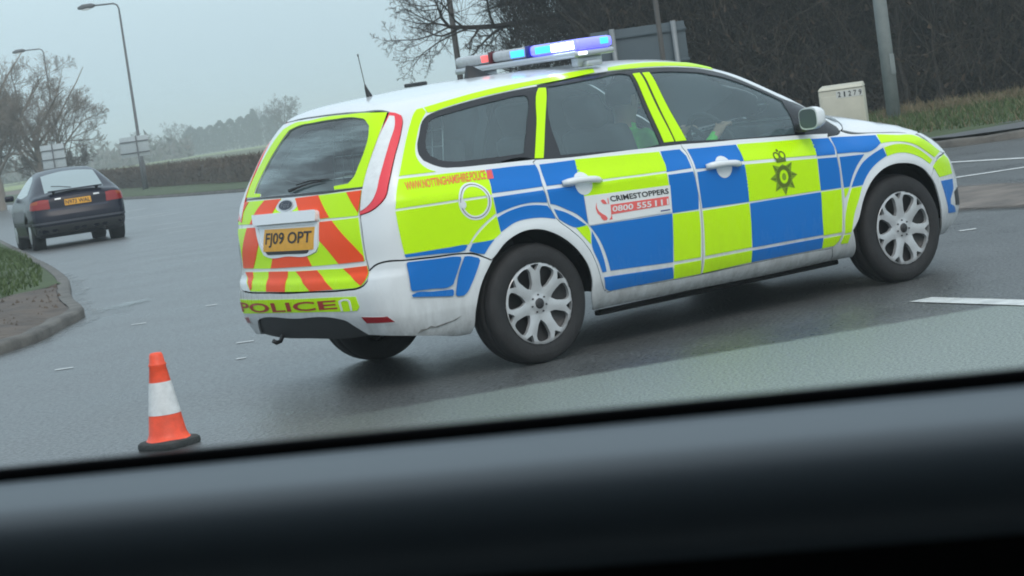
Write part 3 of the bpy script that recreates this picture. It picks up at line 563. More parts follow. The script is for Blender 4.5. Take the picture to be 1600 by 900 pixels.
'P_rdoor':('S',[(0.123,1.044),(0.107,1.037),(0.115,0.990),(0.106,0.909),(0.113,0.837),(0.122,0.799),(0.157,0.727),(0.220,0.668),(0.294,0.594),(0.348,0.505),(0.375,0.419),(0.386,0.363),(0.406,0.314),(0.441,0.298),(0.448,0.299),(0.760,0.294),(1.088,0.288),(1.078,0.292),(1.089,0.379),(1.107,0.545),(1.112,0.674),(1.102,0.778),(1.101,0.862),(1.099,0.958),(1.084,0.989),(1.083,1.005),(0.718,1.020),(0.599,1.024),(0.284,1.036),(0.123,1.049)]),
'P_fdoor':('S',[(1.084,0.989),(1.099,0.958),(1.101,0.862),(1.102,0.778),(1.112,0.674),(1.107,0.545),(1.089,0.379),(1.078,0.292),(1.450,0.291),(1.844,0.288),(2.055,0.281),(2.054,0.282),(2.065,0.295),(2.101,0.314),(2.126,0.353),(2.144,0.487),(2.155,0.593),(2.155,0.700),(2.147,0.798),(2.146,0.868),(2.139,0.909),(2.149,0.927),(1.996,0.941),(1.696,0.963),(1.428,0.982),(1.382,0.984),(1.083,1.005)]),
'P_wing':('S',[(2.139,0.909),(2.146,0.868),(2.147,0.798),(2.155,0.700),(2.155,0.593),(2.144,0.487),(2.126,0.353),(2.101,0.314),(2.065,0.295),(2.054,0.282),(2.092,0.204),(2.261,0.183),(2.207,0.361),(2.249,0.415),(2.305,0.527),(2.377,0.612),(2.471,0.668),(2.574,0.689),(2.663,0.684),(2.771,0.659),(2.865,0.608),(2.897,0.573),(3.011,0.670),(3.123,0.689),(3.080,0.711),(3.009,0.755),(2.914,0.797),(2.873,0.830),(2.756,0.855),(2.529,0.883),(2.276,0.923),(2.266,0.928),(2.248,0.918)]),
'P_fbump':('N',[(-0.753,0.686),(-0.866,0.667),(-0.972,0.575),(-0.947,0.538),(-0.907,0.435),(-0.887,0.344),(-0.847,0.244)]),
'P_shell_front':('T',[(2.264,0.063),(2.264,0.086),(2.228,0.115),(2.189,0.151),(2.095,0.227),(1.976,0.268),(1.869,0.327),(1.769,0.387),(1.740,0.406),(1.639,0.464),(1.559,0.489),(1.464,0.506),(1.351,0.517),(1.203,0.529),(1.074,0.538),(0.866,0.546),(0.613,0.542),(0.353,0.521),(0.349,0.513),(0.183,0.511),(0.028,0.507),(-0.126,0.500),(-0.242,0.492),(-0.318,0.484),(-0.359,0.476),(-0.399,0.454),(-0.451,0.391),(-0.496,0.325),(-0.505,0.287),(-0.495,0.256),(-0.454,0.227),(-0.407,0.206),(-0.342,0.196),(-0.155,0.182),(0.121,0.166)]),
'P_shell_low':('T',[(0.123,0.160),(0.107,0.154),(0.115,0.114),(0.106,0.046),(0.113,-0.010),(0.122,-0.039),(0.157,-0.094),(0.220,-0.137),(0.294,-0.190),(0.348,-0.252),(0.375,-0.308),(0.386,-0.344),(0.406,-0.377),(0.441,-0.391),(0.448,-0.390),(0.760,-0.393),(1.088,-0.397),(1.450,-0.394),(1.844,-0.395),(2.055,-0.401),(2.054,-0.400),(2.092,-0.469)]),
'P_shell_arch':('T',[(2.103,-0.467),(1.636,-0.475),(1.110,-0.466),(0.363,-0.459),(0.330,-0.393),(0.331,-0.336),(0.318,-0.292),(0.273,-0.237),(0.212,-0.190),(0.122,-0.145),(0.031,-0.120),(-0.063,-0.120),(-0.171,-0.152),(-0.255,-0.204)]),
'P_shell_rear':('T',[(-0.265,-0.208),(-0.304,-0.193),(-0.355,-0.176),(-0.427,-0.170),(-0.572,-0.167),(-0.733,-0.165),(-0.820,-0.174),(-0.840,-0.187),(-0.865,-0.231),(-0.864,-0.204),(-0.864,-0.167),(-0.860,-0.058),(-0.851,0.014),(-0.845,0.050),(-0.842,0.062),(-0.820,0.070),(-0.792,0.091),(-0.761,0.119),(-0.716,0.187),(-0.643,0.294),(-0.538,0.428),(-0.500,0.486),(-0.494,0.508),(-0.513,0.533),(-0.535,0.554)]),
'P_shell_tg':('T',[(-0.534,0.556),(-0.586,0.678),(-0.605,0.832),(-0.614,1.037)]),
'P_bump_top':('R',[(-0.181,0.539),(-0.450,0.540),(-0.521,0.545),(-0.549,0.556),(-0.570,0.579),(-0.576,0.625),(-0.622,0.656),(-0.650,0.662),(-0.738,0.657),(-0.859,0.647),(-0.980,0.641),(-1.044,0.629),(-1.094,0.604),(-1.131,0.582),(-1.140,0.587),(-1.066,0.478),(-1.019,0.349),(-0.996,0.236),(-0.987,0.222),(-0.932,0.221),(-0.808,0.249),(-0.705,0.274),(-0.595,0.291),(-0.512,0.299),(-0.460,0.342),(-0.404,0.384),(-0.368,0.393),(0.042,0.394)]),
'P_frame':('T',[(0.351,0.515),(0.353,0.521),(0.613,0.542),(0.866,0.546),(1.074,0.538),(1.203,0.529),(1.351,0.517),(1.464,0.506),(1.559,0.489),(1.639,0.464),(1.740,0.406),(1.769,0.387),(1.869,0.327),(1.976,0.268),(2.095,0.227),(2.189,0.151),(2.228,0.115),(2.264,0.086),(2.264,0.063),(2.249,0.057),(1.996,0.074),(1.696,0.091),(1.428,0.107),(1.382,0.108),(1.083,0.126),(0.718,0.137),(0.599,0.141),(0.284,0.152),(0.123,0.165),(0.121,0.166),(-0.155,0.182),(-0.342,0.196),(-0.407,0.206),(-0.454,0.227),(-0.495,0.256),(-0.505,0.287),(-0.496,0.325),(-0.451,0.391),(-0.399,0.454),(-0.359,0.476),(-0.318,0.484),(-0.242,0.492),(-0.126,0.500),(0.028,0.507),(0.183,0.511),(0.349,0.513)]),
}

# ================================================================== the lie of the land
_g = hspl([12, 20, 28, 58, 81, 114, 200, 330, 520, 1000], [0, -.10, -.33, -.82, -1.05, -1.3, -2.0, -3.4, -5.6, -6.5])
def G(y): return np.where(np.asarray(y, float) < 12, 0., np.where(np.asarray(y, float) > 1000, -6.5, _g(y)))
def sheet(name, poly, mt, dz=0., step=2., fill=3., bump=0., kind='structure', holes=(), soft=0):
    ol = smooth_poly(poly, step, 40); vv, ff = tri_domain(ol, [smooth_poly(h, step, 40) for h in holes], step, fill)
    z = G(vv[:, 1])+dz
    if bump:
        edge = np.full(len(vv), 9.)
        for i in range(0, len(ol), 200): edge = np.minimum(edge, np.linalg.norm(vv[:, None]-ol[None, i:i+200], axis=2).min(1))
        z = z+bump*rng.random(len(z))*(edge > .02)
    a = np.cross(vv[ff[:, 1]]-vv[ff[:, 0]], vv[ff[:, 2]]-vv[ff[:, 0]]); ff[a < 0] = ff[a < 0][:, ::-1]
    o = tag(mesh_obj(name, np.column_stack([vv, z]), ff, mt, smooth=bool(bump) or len(ff) > 600), kind=kind)
    if soft:            # thin wet film: how far from its rim, for a rim that fades out
        d = np.full(len(vv), 9.)
        for i in range(len(ol)):
            a, b = ol[i], ol[(i+1) % len(ol)]; t = np.clip(((vv-a)*(b-a)).sum(1)/((b-a)**2).sum(), 0, 1); d = np.minimum(d, np.linalg.norm(vv-a-t[:, None]*(b-a), axis=1))
        at_ = o.data.attributes.new('depth', 'FLOAT', 'POINT'); at_.data.foreach_set('value', np.clip(d/soft, 0, 1).astype(np.float32))
    return o
def asphalt(name, base, r0, r1, grain, bumpd=.25, patch=.25):
    mm = mat(name, base, .5); n = mm.node_tree; b = n.nodes['Principled BSDF']; N = n.nodes.new; K = n.links.new
    t = N('ShaderNodeTexCoord'); z = N('ShaderNodeTexNoise'); z.inputs['Scale'].default_value = .9; z.inputs['Detail'].default_value = 6; z.inputs['Roughness'].default_value = .6; K(t.outputs['Object'], z.inputs[0])
    g = N('ShaderNodeTexNoise'); g.inputs['Scale'].default_value = 50; g.inputs['Detail'].default_value = 3; K(t.outputs['Object'], g.inputs[0])
    r = N('ShaderNodeMapRange'); r.inputs[1].default_value = .3; r.inputs[2].default_value = .7; r.inputs[3].default_value = r0; r.inputs[4].default_value = r1; K(z.outputs[0], r.inputs[0]); 
    k2 = N('ShaderNodeTexNoise'); k2.inputs['Scale'].default_value = 26; k2.inputs['Detail'].default_value = 5; k2.inputs['Roughness'].default_value = .7; K(t.outputs['Object'], k2.inputs[0])
    kr = N('ShaderNodeMapRange'); kr.inputs[1].default_value = .3; kr.inputs[2].default_value = .7; kr.inputs[3].default_value = -.08; kr.inputs[4].default_value = .08; K(k2.outputs[0], kr.inputs[0])
    ka = N('ShaderNodeMath'); K(r.outputs[0], ka.inputs[0]); K(kr.outputs[0], ka.inputs[1]); K(ka.outputs[0], b.inputs['Roughness'])
    c1 = N('ShaderNodeMapRange'); c1.inputs[1].default_value = .3; c1.inputs[2].default_value = .7; c1.inputs[3].default_value = 1-grain; c1.inputs[4].default_value = 1+grain; K(g.outputs[0], c1.inputs[0])
    c2 = N('ShaderNodeMapRange'); c2.inputs[1].default_value = .3; c2.inputs[2].default_value = .7; c2.inputs[3].default_value = 1-patch; c2.inputs[4].default_value = 1+patch; K(z.outputs[0], c2.inputs[0])
    q = N('ShaderNodeMath'); q.operation = 'MULTIPLY'; K(c1.outputs[0], q.inputs[0]); K(c2.outputs[0], q.inputs[1])
    h = N('ShaderNodeMix'); h.data_type = 'RGBA'; h.blend_type = 'MULTIPLY'; h.inputs[0].default_value = 1; h.inputs[6].default_value = (*base, 1); K(q.outputs[0], h.inputs[7]); K(h.outputs[2], b.inputs['Base Color'])
    bp = N('ShaderNodeBump'); bp.inputs['Strength'].default_value = bumpd; bp.inputs['Distance'].default_value = .010; K(g.outputs[0], bp.inputs['Height']); K(bp.outputs[0], b.inputs['Normal'])
    return mm
M['asphalt'] = asphalt('wet asphalt', (.084, .089, .090), .28, .40, .8, .75, .26)
def dry_strip(mm, p0, p1, base, rough):
    """newer, coarser, drier tarmac beyond the line p0-p1: its own colour and roughness, ragged along the joint"""
    n = mm.node_tree; b = n.nodes['Principled BSDF']; N = n.nodes.new; K = n.links.new
    d = np.array(p1)-np.array(p0); d = d/np.linalg.norm(d); m_ = (d[1], -d[0])
    t = N('ShaderNodeTexCoord'); v = N('ShaderNodeVectorMath'); v.operation = 'SUBTRACT'; v.inputs[1].default_value = (*p0, 0); K(t.outputs['Object'], v.inputs[0])
    def dot(w): q = N('ShaderNodeVectorMath'); q.operation = 'DOT_PRODUCT'; q.inputs[1].default_value = (*w, 0); K(v.outputs[0], q.inputs[0]); return q.outputs['Value']
    z = N('ShaderNodeTexNoise'); z.inputs['Scale'].default_value = 14; z.inputs['Detail'].default_value = 6; K(t.outputs['Object'], z.inputs[0])
    s = N('ShaderNodeMath'); s.operation = 'MULTIPLY_ADD'; s.inputs[1].default_value = .16; K(z.outputs[0], s.inputs[0]); K(dot(m_), s.inputs[2])
    r = N('ShaderNodeMapRange'); r.interpolation_type = 'SMOOTHSTEP'; r.inputs[1].default_value = .03; r.inputs[2].default_value = .15; K(s.outputs[0], r.inputs[0])
    r2 = N('ShaderNodeMapRange'); r2.interpolation_type = 'SMOOTHSTEP'; r2.inputs[1].default_value = -.9; r2.inputs[2].default_value = .9; K(dot(d), r2.inputs[0])
    f = N('ShaderNodeMath'); f.operation = 'MULTIPLY'; K(r.outputs[0], f.inputs[0]); K(r2.outputs[0], f.inputs[1])
    g = N('ShaderNodeTexNoise'); g.inputs['Scale'].default_value = 75; g.inputs['Detail'].default_value = 3; K(t.outputs['Object'], g.inputs[0])
    gr = N('ShaderNodeMapRange'); gr.inputs[1].default_value = .32; gr.inputs[2].default_value = .7; gr.inputs[3].default_value = .45; gr.inputs[4].default_value = 1.75; K(g.outputs[0], gr.inputs[0])
    c = N('ShaderNodeMix'); c.data_type = 'RGBA'; c.blend_type = 'MULTIPLY'; c.inputs[0].default_value = 1; c.inputs[6].default_value = (*base, 1); K(gr.outputs[0], c.inputs[7])
    for nm, k, val in (('Base Color', 'RGBA', c.outputs[2]), ('Roughness', 'FLOAT', rough)):
        src = b.inputs[nm].links[0].from_socket; mx = N('ShaderNodeMix'); mx.data_type = k; i0 = 0 if k == 'FLOAT' else 0
        A_, B_ = (mx.inputs[2], mx.inputs[3]) if k == 'FLOAT' else (mx.inputs[6], mx.inputs[7])
        K(f.outputs[0], mx.inputs[0]); K(src, A_)
        if k == 'FLOAT': B_.default_value = val
        else: K(val, B_)
        K(mx.outputs[0] if k == 'FLOAT' else mx.outputs[2], b.inputs[nm])
dry_strip(M['asphalt'], (-1.05, -1.25), (1.882, -2.445), (.185, .218, .20), .42)
M['road_white'] = mat('worn road paint', (.58, .60, .59), .5, var=.35, vscale=9)
def film(mm, top=.6):
    n = mm.node_tree; N = n.nodes.new; K = n.links.new; o = n.nodes['Material Output']; b = n.nodes['Principled BSDF']
    a = N('ShaderNodeAttribute'); a.attribute_name = 'depth'; t = N('ShaderNodeTexCoord'); z = N('ShaderNodeTexNoise'); z.inputs['Scale'].default_value = 9; z.inputs['Detail'].default_value = 5; K(t.outputs['Object'], z.inputs[0])
    q = N('ShaderNodeMath'); q.operation = 'MULTIPLY_ADD'; q.inputs[1].default_value = 1.5; K(a.outputs['Fac'], q.inputs[0])
    s = N('ShaderNodeMath'); s.operation = 'SUBTRACT'; s.inputs[1].default_value = .62; K(z.outputs[0], s.inputs[0]); K(s.outputs[0], q.inputs[2])
    r = N('ShaderNodeMapRange'); r.interpolation_type = 'SMOOTHSTEP'; r.inputs[2].default_value = 1.1; r.inputs[4].default_value = top; K(q.outputs[0], r.inputs[0])
    tr = N('ShaderNodeBsdfTransparent'); mx = N('ShaderNodeMixShader'); K(r.outputs[0], mx.inputs[0]); K(tr.outputs[0], mx.inputs[1]); K(b.outputs[0], mx.inputs[2]); K(mx.outputs[0], o.inputs[0])
    return mm
M['silt'] = film(mat('pale wet grit', (.17, .175, .17), .30, var=.35, vscale=6))
M['kerb'] = mat('concrete kerb', (.105, .098, .086), .7, var=.55, vscale=4, bump=.3)
M['path'] = mat('grey footpath', (.085, .088, .09), .55, var=.2, vscale=3)
M['mud'] = mat('trampled mud', (.075, .054, .038), .7, var=.6, vscale=2.5, bump=1.0, bscale=9)
M['mud_pale'] = mat('pale gravelly mud', (.13, .108, .09), .65, var=.65, vscale=2.6, bump=.9, bscale=7)
M['grass'] = mat('short grass', (.042, .066, .016), .8, var=.35, vscale=2.2, bump=.5, bscale=30)
M['blade'] = mat('grass blade', (.050, .085, .018), .7, var=.3, vscale=1.5)
M['dead_grass'] = mat('dead grass', (.16, .125, .07), .8, var=.3, vscale=1.5)
M['land'] = mat('dull pasture', (.10, .115, .05), .9, var=.25, vscale=.05)
M['plough'] = mat('bare brown field', (.13, .10, .075), .9, var=.2, vscale=.12)
M['pasture'] = mat('bright winter pasture', (.22, .27, .10), .9, var=.2, vscale=.08)

# ground: one sheet to the horizon
xs = np.concatenate([np.linspace(-3000, -80, 12), np.linspace(-60, 200, 40), np.linspace(240, 3000, 14)]); ys = np.concatenate([np.linspace(-3000, -60, 10), np.linspace(-40, 220, 60), np.linspace(250, 4000, 30)])
X, Y = np.meshgrid(xs, ys); nx = len(xs)
tag(mesh_obj('ground', np.stack([X.ravel(), Y.ravel(), G(Y.ravel())-.06], 1), [(j*nx+i, j*nx+i+1, (j+1)*nx+i+1, (j+1)*nx+i) for j in range(len(ys)-1) for i in range(nx-1)], M['land']), kind='structure')
KERB = [(62, 175), (43.63, 107.3), (37.8, 86.8), (33.76, 72.3), (30.75, 61.4), (29.06, 54.8), (25.6, 44), (20.5, 29), (15.2, 14.6), (13.1, 9.6), (13.05, 8.85), (13.69, 8.35), (17, 5.8), (23, 1.2), (32, -6)]
road_poly = KERB+[(32, -40), (-40, -40), (-40, 20), (-20, 60), (20, 120), (48, 180)]
sheet('road', road_poly, M['asphalt'], 0, 2.5, 3.5)
def strip(pts, w0, w1):
    """offsets of a polyline to its right by w0 and w1"""
    P = np.array(pts, float); t = np.gradient(P, axis=0); t /= np.linalg.norm(t, axis=1, keepdims=True); n_ = np.stack([t[:, 1], -t[:, 0]], 1)
    return P+n_*w0, P+n_*w1
def dens(pts, step): 
    q = smooth_poly(list(pts)+[tuple(np.array(pts[-1])+1e-3)], step, 60); k = np.argmin(np.linalg.norm(q-np.array(pts[-1]), axis=1)); return q[:k+1]
def kerb_line(name, pts, label, side=1, h=.09, wd=.125, joint=.92):
    P = dens(pts, .46); a, b = strip(P, 0, -side*wd); V = []; F = []
    for i, (p, q) in enumerate(zip(a, b)):
        z = float(G(p[1])); j = .012 if i % 2 == 0 else 0
        pin = p+(q-p)*.16
        V += [(*p, z-.05), (*p, z+h-.025-j), (*pin, z+h-j), (*q, z+h-j)]
    for i in range(len(P)-1):
        for k in range(3): F.append((4*i+k, 4*i+4+k, 4*i+5+k, 4*i+1+k))
    o = mesh_obj(name, V, F, M['kerb'], smooth=False); tag(o, kind='structure'); return o
kerb_line('kerb', KERB[::-1], '', side=-1)
# beyond the far kerb: verge and footpath
A, B = strip(dens(KERB, 2.0), -.13, -14)
_, B9 = strip(dens(KERB[:8], 2.0), -.13, -5.5)
sheet('verge', [tuple(q) for q in A]+[(46, -8), (50, 26), (40, 40)]+[tuple(q) for q in B9[::-1]], M['grass'], .10, 2, 4, .04)
a, b = strip(dens(KERB[9:], 1.0), -.13, -2.1)
sheet('footpath', [tuple(q) for q in a]+[tuple(q) for q in b[::-1]], M['path'], .112, 1, 2)
# the near left verge with its worn muddy nose
VERGE = [(15.48, 42.15), (9.23, 26.55), (6.5, 20.0), (4.56, 15.05), (3.3, 12.0), (2.36, 9.95), (1.95, 9.0), (1.70, 8.35), (1.45, 7.75), (.92, 7.02), (.29, 6.15), (-.23, 5.68), (-3, 3.4), (-8, .2), (-20, -6)]
kerb_line('verge_kerb', VERGE, '', side=-1)
Ai, _ = strip(dens(VERGE, .5), .13, 0)
inner = [tuple(q) for q in Ai]
bnd = [(2.9, 11.3), (2.2, 11.0), (1.5, 10.35), (1.0, 10.0), (.5, 9.4), (-.2, 9.1), (-.9, 8.4), (-2.0, 8.0), (-3.2, 7.1), (-5.5, 5.8), (-8, 3.8), (-14, 1)]
inn = np.array(inner); ka = int(np.argmin(np.hypot(inn[:, 0]-3.05, inn[:, 1]-11.6))); kb = int(np.argmin(np.hypot(inn[:, 0]+14, inn[:, 1]+3.2)))
sheet('grass_verge', [tuple(q) for q in inn[:ka]]+bnd+[(-34, 0), (-30, 50), (5, 60)], M['grass'], .085, 1.2, 1.2, .03)
mudp = [(3.0, 11.6), (2.1, 9.75), (1.55, 8.35), (.8, 7.15), (.15, 6.3), (-.4, 5.82), (-3, 3.65), (-8, .5), (-8, 3.5), (-3, 7.0), (-.8, 8.3), (.4, 8.9), (1.2, 9.6), (2.0, 11)]
sheet('mud_verge', [tuple(q) for q in inn[ka-1:kb]]+[(-14, .9)]+bnd[::-1][1:], M['mud'], .078, .3, .3, .04)
g0, g1 = strip(dens(VERGE[3:13], .4), .01, -.20)
gut = [tuple(q) for q in g0]+[tuple(q+.03*rng.standard_normal(2)) for q in g1[::-1]]
sheet('gutter_silt', gut, M['silt'], .004, .12, .10, soft=.16)
sheet('puddle', [(1.80, 8.25), (2.05, 8.5), (2.35, 8.55), (2.5, 8.3), (2.25, 8.0), (2.0, 7.8), (1.8, 7.4), (1.6, 7.25), (1.55, 7.5), (1.68, 7.9)], film(mat('standing water', (.08, .095, .10), .13, spec=.5)), .008, .12, .10, soft=.34)
# worn island to the right, beyond the car
isl = [(6.35, 5.5), (6.05, 3.2), (6.02, 1.3), (5.95, -.8), (6.0, -3), (7.6, -3.4), (8.3, -.5), (8.36, 2.2), (8.35, 3.5), (8.36, 4.6), (8.3, 6.3), (7.2, 6.9)]
sheet('mud_island', isl, film(M['mud_pale'], 1.0), .006, .25, .2, .012, soft=.5)
# painted lines
def paint(segs, name, dz=.005):
    V = []; F = []
    for (x0, y0), (x1, y1), wd in segs:
        d = np.array((x1-x0, y1-y0)); l = np.linalg.norm(d); d /= l; n_ = np.array((-d[1], d[0]))*wd/2; k = max(1, int(l/1.0)); b0 = len(V)
        for i in range(k+1):
            p = np.array((x0, y0))+d*l*i/k
            for q in (p-n_, p+n_): V.append((*q, float(G(q[1]))+dz))
        F += [(b0+2*i, b0+2*i+2, b0+2*i+3, b0+2*i+1) for i in range(k)]
    return tag(mesh_obj(name, V, F, M['road_white'], smooth=False), kind='structure')
paint([((8.55, 5.25), (10.6, 4.22), .13), ((10.95, 7.4), (10.4, 2.6), .12), ((1.93, -1.66), (1.45, -4.8), .15),
       ((4.921, 0.934), (5.019, 0.866), 0.07), ((-0.669, 3.754), (-0.571, 3.686), 0.05), ((0.371, 3.154), (0.469, 3.086), 0.05), ((1.041, 6.064), (1.139, 5.996), 0.05), ((1.941, 6.507), (2.019, 6.453), 0.05), ((-0.145, 2.217), (-0.095, 2.183), 0.05), ((11.303, 25.337), (11.697, 25.063), 0.12), ((19.157, 42.408), (20.043, 41.792), 0.20), ((19.957, 44.708), (20.843, 44.092), 0.20), ((15.154, 33.571), (15.646, 33.229), 0.14), ((13.154, 29.471), (13.646, 29.129), 0.14), ((23.910, 54.410), (25.090, 53.590), 0.25)], 'road_markings')

# ================================================================== trees
def twig_mesh(name, seed, limbs, levels=4, nsub=(7, 6, 5, 4), r_end=.004, droop=.0, spread=.9, lenf=.55, sides=(6, 5, 4, 3, 3), wob=.18, upw=.15, quota=60000):
    """limbs: list of (points, radii). returns verts, faces of all branches grown from them"""
    rg = np.random.default_rng(seed); V = []; F = []
    cr = lambda a, b: np.stack([a[:, 1]*b[:, 2]-a[:, 2]*b[:, 1], a[:, 2]*b[:, 0]-a[:, 0]*b[:, 2], a[:, 0]*b[:, 1]-a[:, 1]*b[:, 0]], 1)
    cnt = [0]; REF = np.array((.37, .21, .9))
    def tube(P, R, n):
        m_ = len(P); T = np.empty((m_, 3)); T[1:-1] = P[2:]-P[:-2]; T[0] = P[1]-P[0]; T[-1] = P[-1]-P[-2]
        T /= np.sqrt((T*T).sum(1))[:, None]+1e-9; a = cr(T, np.broadcast_to(REF, T.shape)); a /= np.sqrt((a*a).sum(1))[:, None]+1e-9; b = cr(T, a)
        an = np.arange(n)*2*pi/n
        V.append((P[:, None]+np.asarray(R)[:, None, None]*(np.cos(an)[None, :, None]*a[:, None]+np.sin(an)[None, :, None]*b[:, None])).reshape(-1, 3))
        i = np.arange(m_-1)[:, None]*n+cnt[0]; k = np.arange(n)[None]; k2 = (k+1) % n
        F.append(np.stack([i+k, i+k2, i+n+k2, i+n+k], 2).reshape(-1, 4)); cnt[0] += m_*n; cnt[1:] = [sum(cnt[1:])+(m_-1)*n]
    def grow_(P, R, lev):
        tube(P, R, sides[min(lev, len(sides)-1)])
        if lev >= levels or cnt[1] > quota: return
        L = np.linalg.norm(np.diff(P, axis=0), axis=1).sum(); k = nsub[min(lev, len(nsub)-1)]
        for j in range(k):
            t = .22+.78*(j+rg.random())/k; f = t*(len(P)-1); i = min(int(f), len(P)-2); u = f-i
            p = P[i]*(1-u)+P[i+1]*u; r = (R[i]*(1-u)+R[i+1]*u)*(.45+.25*rg.random()); d = P[i+1]-P[i]; d /= np.linalg.norm(d)+1e-9
            q = rg.standard_normal(3); q -= d*np.dot(q, d); q /= np.linalg.norm(q)
            dd = d*(1-.45*spread*(.6+.8*rg.random()))+q*spread*(.5+.5*rg.random()); dd[2] += upw-droop*lev; dd /= np.linalg.norm(dd)
            l = L*lenf*(1.15-.65*t)*(.7+.6*rg.random()); m_ = max(3, 6-lev)
            Q = [p]; e = dd
            for s in range(m_):
                e = e+wob*rg.standard_normal(3); e[2] += .04-droop*.1; e /= np.linalg.norm(e); Q.append(Q[-1]+e*l/m_)
            grow_(np.array(Q), np.linspace(r, max(r*.3, r_end), m_+1), lev+1)
    for P, R in limbs: grow_(np.array(P, float), np.array(R, float), 0)
    return np.concatenate(V), np.concatenate(F)
M['bark'] = mat('dark winter bark', (.055, .046, .037), .85, var=.35, vscale=6, bump=.5, bscale=25)
M['bark_dark'] = mat('dark brown twigs', (.029, .025, .021), .9, var=.4, vscale=1.1)
M['bark_hazed'] = mat('haze lightened winter twigs', (.23, .20, .165), .9, var=.25, vscale=.8)  # distance haze on the left trees is put into this pale colour
M['bark_grey'] = mat('grey brown twigs', (.085, .072, .06), .9, var=.3, vscale=.8)
def bare_tree(name, label, seed, base, H, lean=(0, 0), width=.8, trunk_r=.16, fork=.28, nl=7, group=None, bark='bark_grey', levels=4, nsub=(6, 5, 5, 4), r_end=.006, quota=60000):
    rg = np.random.default_rng(seed); root = empty(name, base); tag(root, label, 'tree', group)
    t = MB(); tp = [(lean[0]*k+.04*rg.standard_normal()*(k > 0), lean[1]*k+.04*rg.standard_normal()*(k > 0), H*fork*k*1.6) for k in np.linspace(0, 1, 6)]
    t.tube([(0, 0, -.3)]+tp, [trunk_r*1.3]+list(np.linspace(trunk_r*1.15, trunk_r*.5, 6)), 9); t.build('trunk', M[bark], root)
    limbs = []
    for i in range(nl):
        k = .45+.55*i/(nl-1); p = np.array(tp[min(5, int(k*5))]); a = 2.4*i+rg.random(); e = np.array((cos(a)*width, sin(a)*width, .35+.9*k)); e /= np.linalg.norm(e); l = H*(1-fork)*(.62+.25*rg.random()); P = [p]
        for s in range(6):
            e = e+.16*rg.standard_normal(3); e[2] += .10; e /= np.linalg.norm(e); P.append(P[-1]+e*l/6)
        limbs.append((P, np.linspace(trunk_r*.5, trunk_r*.10, 7)))
    v, f = twig_mesh(name, seed+5, limbs, levels, nsub, r_end, quota=quota)
    mesh_obj('crown', v, f, M[bark], root); return root

# ================================================================== the police estate car
BODY = Body(); TG = TRACE_GET
FULL = 2.1991                                   # roof-domain width: v on the right side is FULL - v on the left
mir = lambda L: [(a, FULL-b) for a, b in L[::-1]]
mirR = lambda L: [(-a, b) for a, b in L[::-1]]
car = tag(empty('police_car', (0, 0, 0)), 'white police estate car with blue and yellow chequered panels and lit roof lights', 'police car')
sh = lambda name, *a, **k: skin(name, BODY, *a, **k)
bo = lambda name, *a, **k: (sh(name, *a, **k), sh(name, *a, mirror=True, **k))

# --- body panels
front, low, arch, rear, tgt = TG('P_shell_front'), TG('P_shell_low'), TG('P_shell_arch'), TG('P_shell_rear'), TG('P_shell_tg')
screen = [(1.49, .85), (1.46, .66), (1.45, .60), (1.55, .555), (1.63, .525), (1.73, .47), (1.86, .385), (1.964, .325), (2.08, .275), (2.2, .20), (2.30, .15), (2.35, .112), (2.31, .075)]
half = [(1.50, 1.0996)]+screen+front+low+arch+rear+tgt
shell = sh('body_shell', 'T', half+mir(half[1:-1]), M['white'], car, step=.022, fill=.028, gap=.002)
rd, fd = TG('P_rdoor'), TG('P_fdoor')
rdo = bo('rear_door', 'S', rd, M['white'], car, gap=.0028, step=.022, fill=.026)
fdo = bo('front_door', 'S', fd, M['white'], car, gap=.0028, step=.022, fill=.026)
wing = bo('front_wing', 'S', [(a, max(b, .2)) for a, b in TG('P_wing')], M['white'], car, gap=.0025, step=.02, fill=.024)
bon = [(2.60, 1.0996), (2.58, .6), (2.52, .3), (2.44, .17), (2.36, .105), (2.30, .066), (2.38, .045), (2.517, .028), (2.744, .006), (2.867, -.016), (2.97, -.01), (3.10, .10), (3.20, .32), (3.27, .65), (3.30, 1.0996)]
bonnet = sh('bonnet', 'T', bon+mir(bon[1:-1]), M['white'], car, step=.03, fill=.045, gap=.002)
ws = [(1.51, 1.0996), (1.50, .85), (1.475, .665), (1.475, .612), (1.56, .568), (1.64, .538), (1.74, .482), (1.87, .397), (1.975, .337), (2.09, .287), (2.21, .212), (2.31, .162), (2.38, .125), (2.45, .18), (2.53, .31), (2.59, .6), (2.61, 1.0996)]
sh('windscreen', 'T', ws+mir(ws[1:-1]), M['glass'], car, off=-.006, step=.04, fill=.08)
fb = TG('P_fbump'); fbh = fb+[(-.80, .205), (-.4, .20), (0, .20)]
sh('front_bumper', 'N', fbh+[(-a, b) for a, b in fbh[:-1][::-1]]+[(.62, .70), (.3, .705), (0, .705), (-.3, .705), (-.62, .70)], M['white'], car, step=.03, fill=.045, gap=.002)
tr = TG('tg_right')
tgr = [(a, b) for a, b in tr if a < -.1][:18]
tgh = [(0, 1.422), (-.3, 1.42), (-.535, 1.413), (-.70, 1.398)]+tgr[1:]+[(-.181, .538), (0, .538)]
tg_out = tgh+[(-a, b) for a, b in tgh[1:-1][::-1]]
gl = [p for p in TG('tg_glass')]
glr = [(0, 1.371), (-.337, 1.37)] if False else None
tg = sh('tailgate', 'R', tg_out, M['white'], car, holes=[gl], step=.02, fill=.025, gap=.003)
sh('rear_window', 'R', [(a*1.02, 1.22+(b-1.22)*1.02) for a, b in gl], M['glass_rear'], tg, off=-.004, step=.04)
bt = TG('P_bump_top')
bth = [(0, .532)]+[(a, b-.004) for a, b in bt if True]+[(0, .394)]
sh('rear_bumper', 'R', bth[:-2]+[(0, .394)]+[(-a, b) for a, b in bth[1:-2][::-1]], M['white'], car, step=.018, fill=.022, gap=.002)
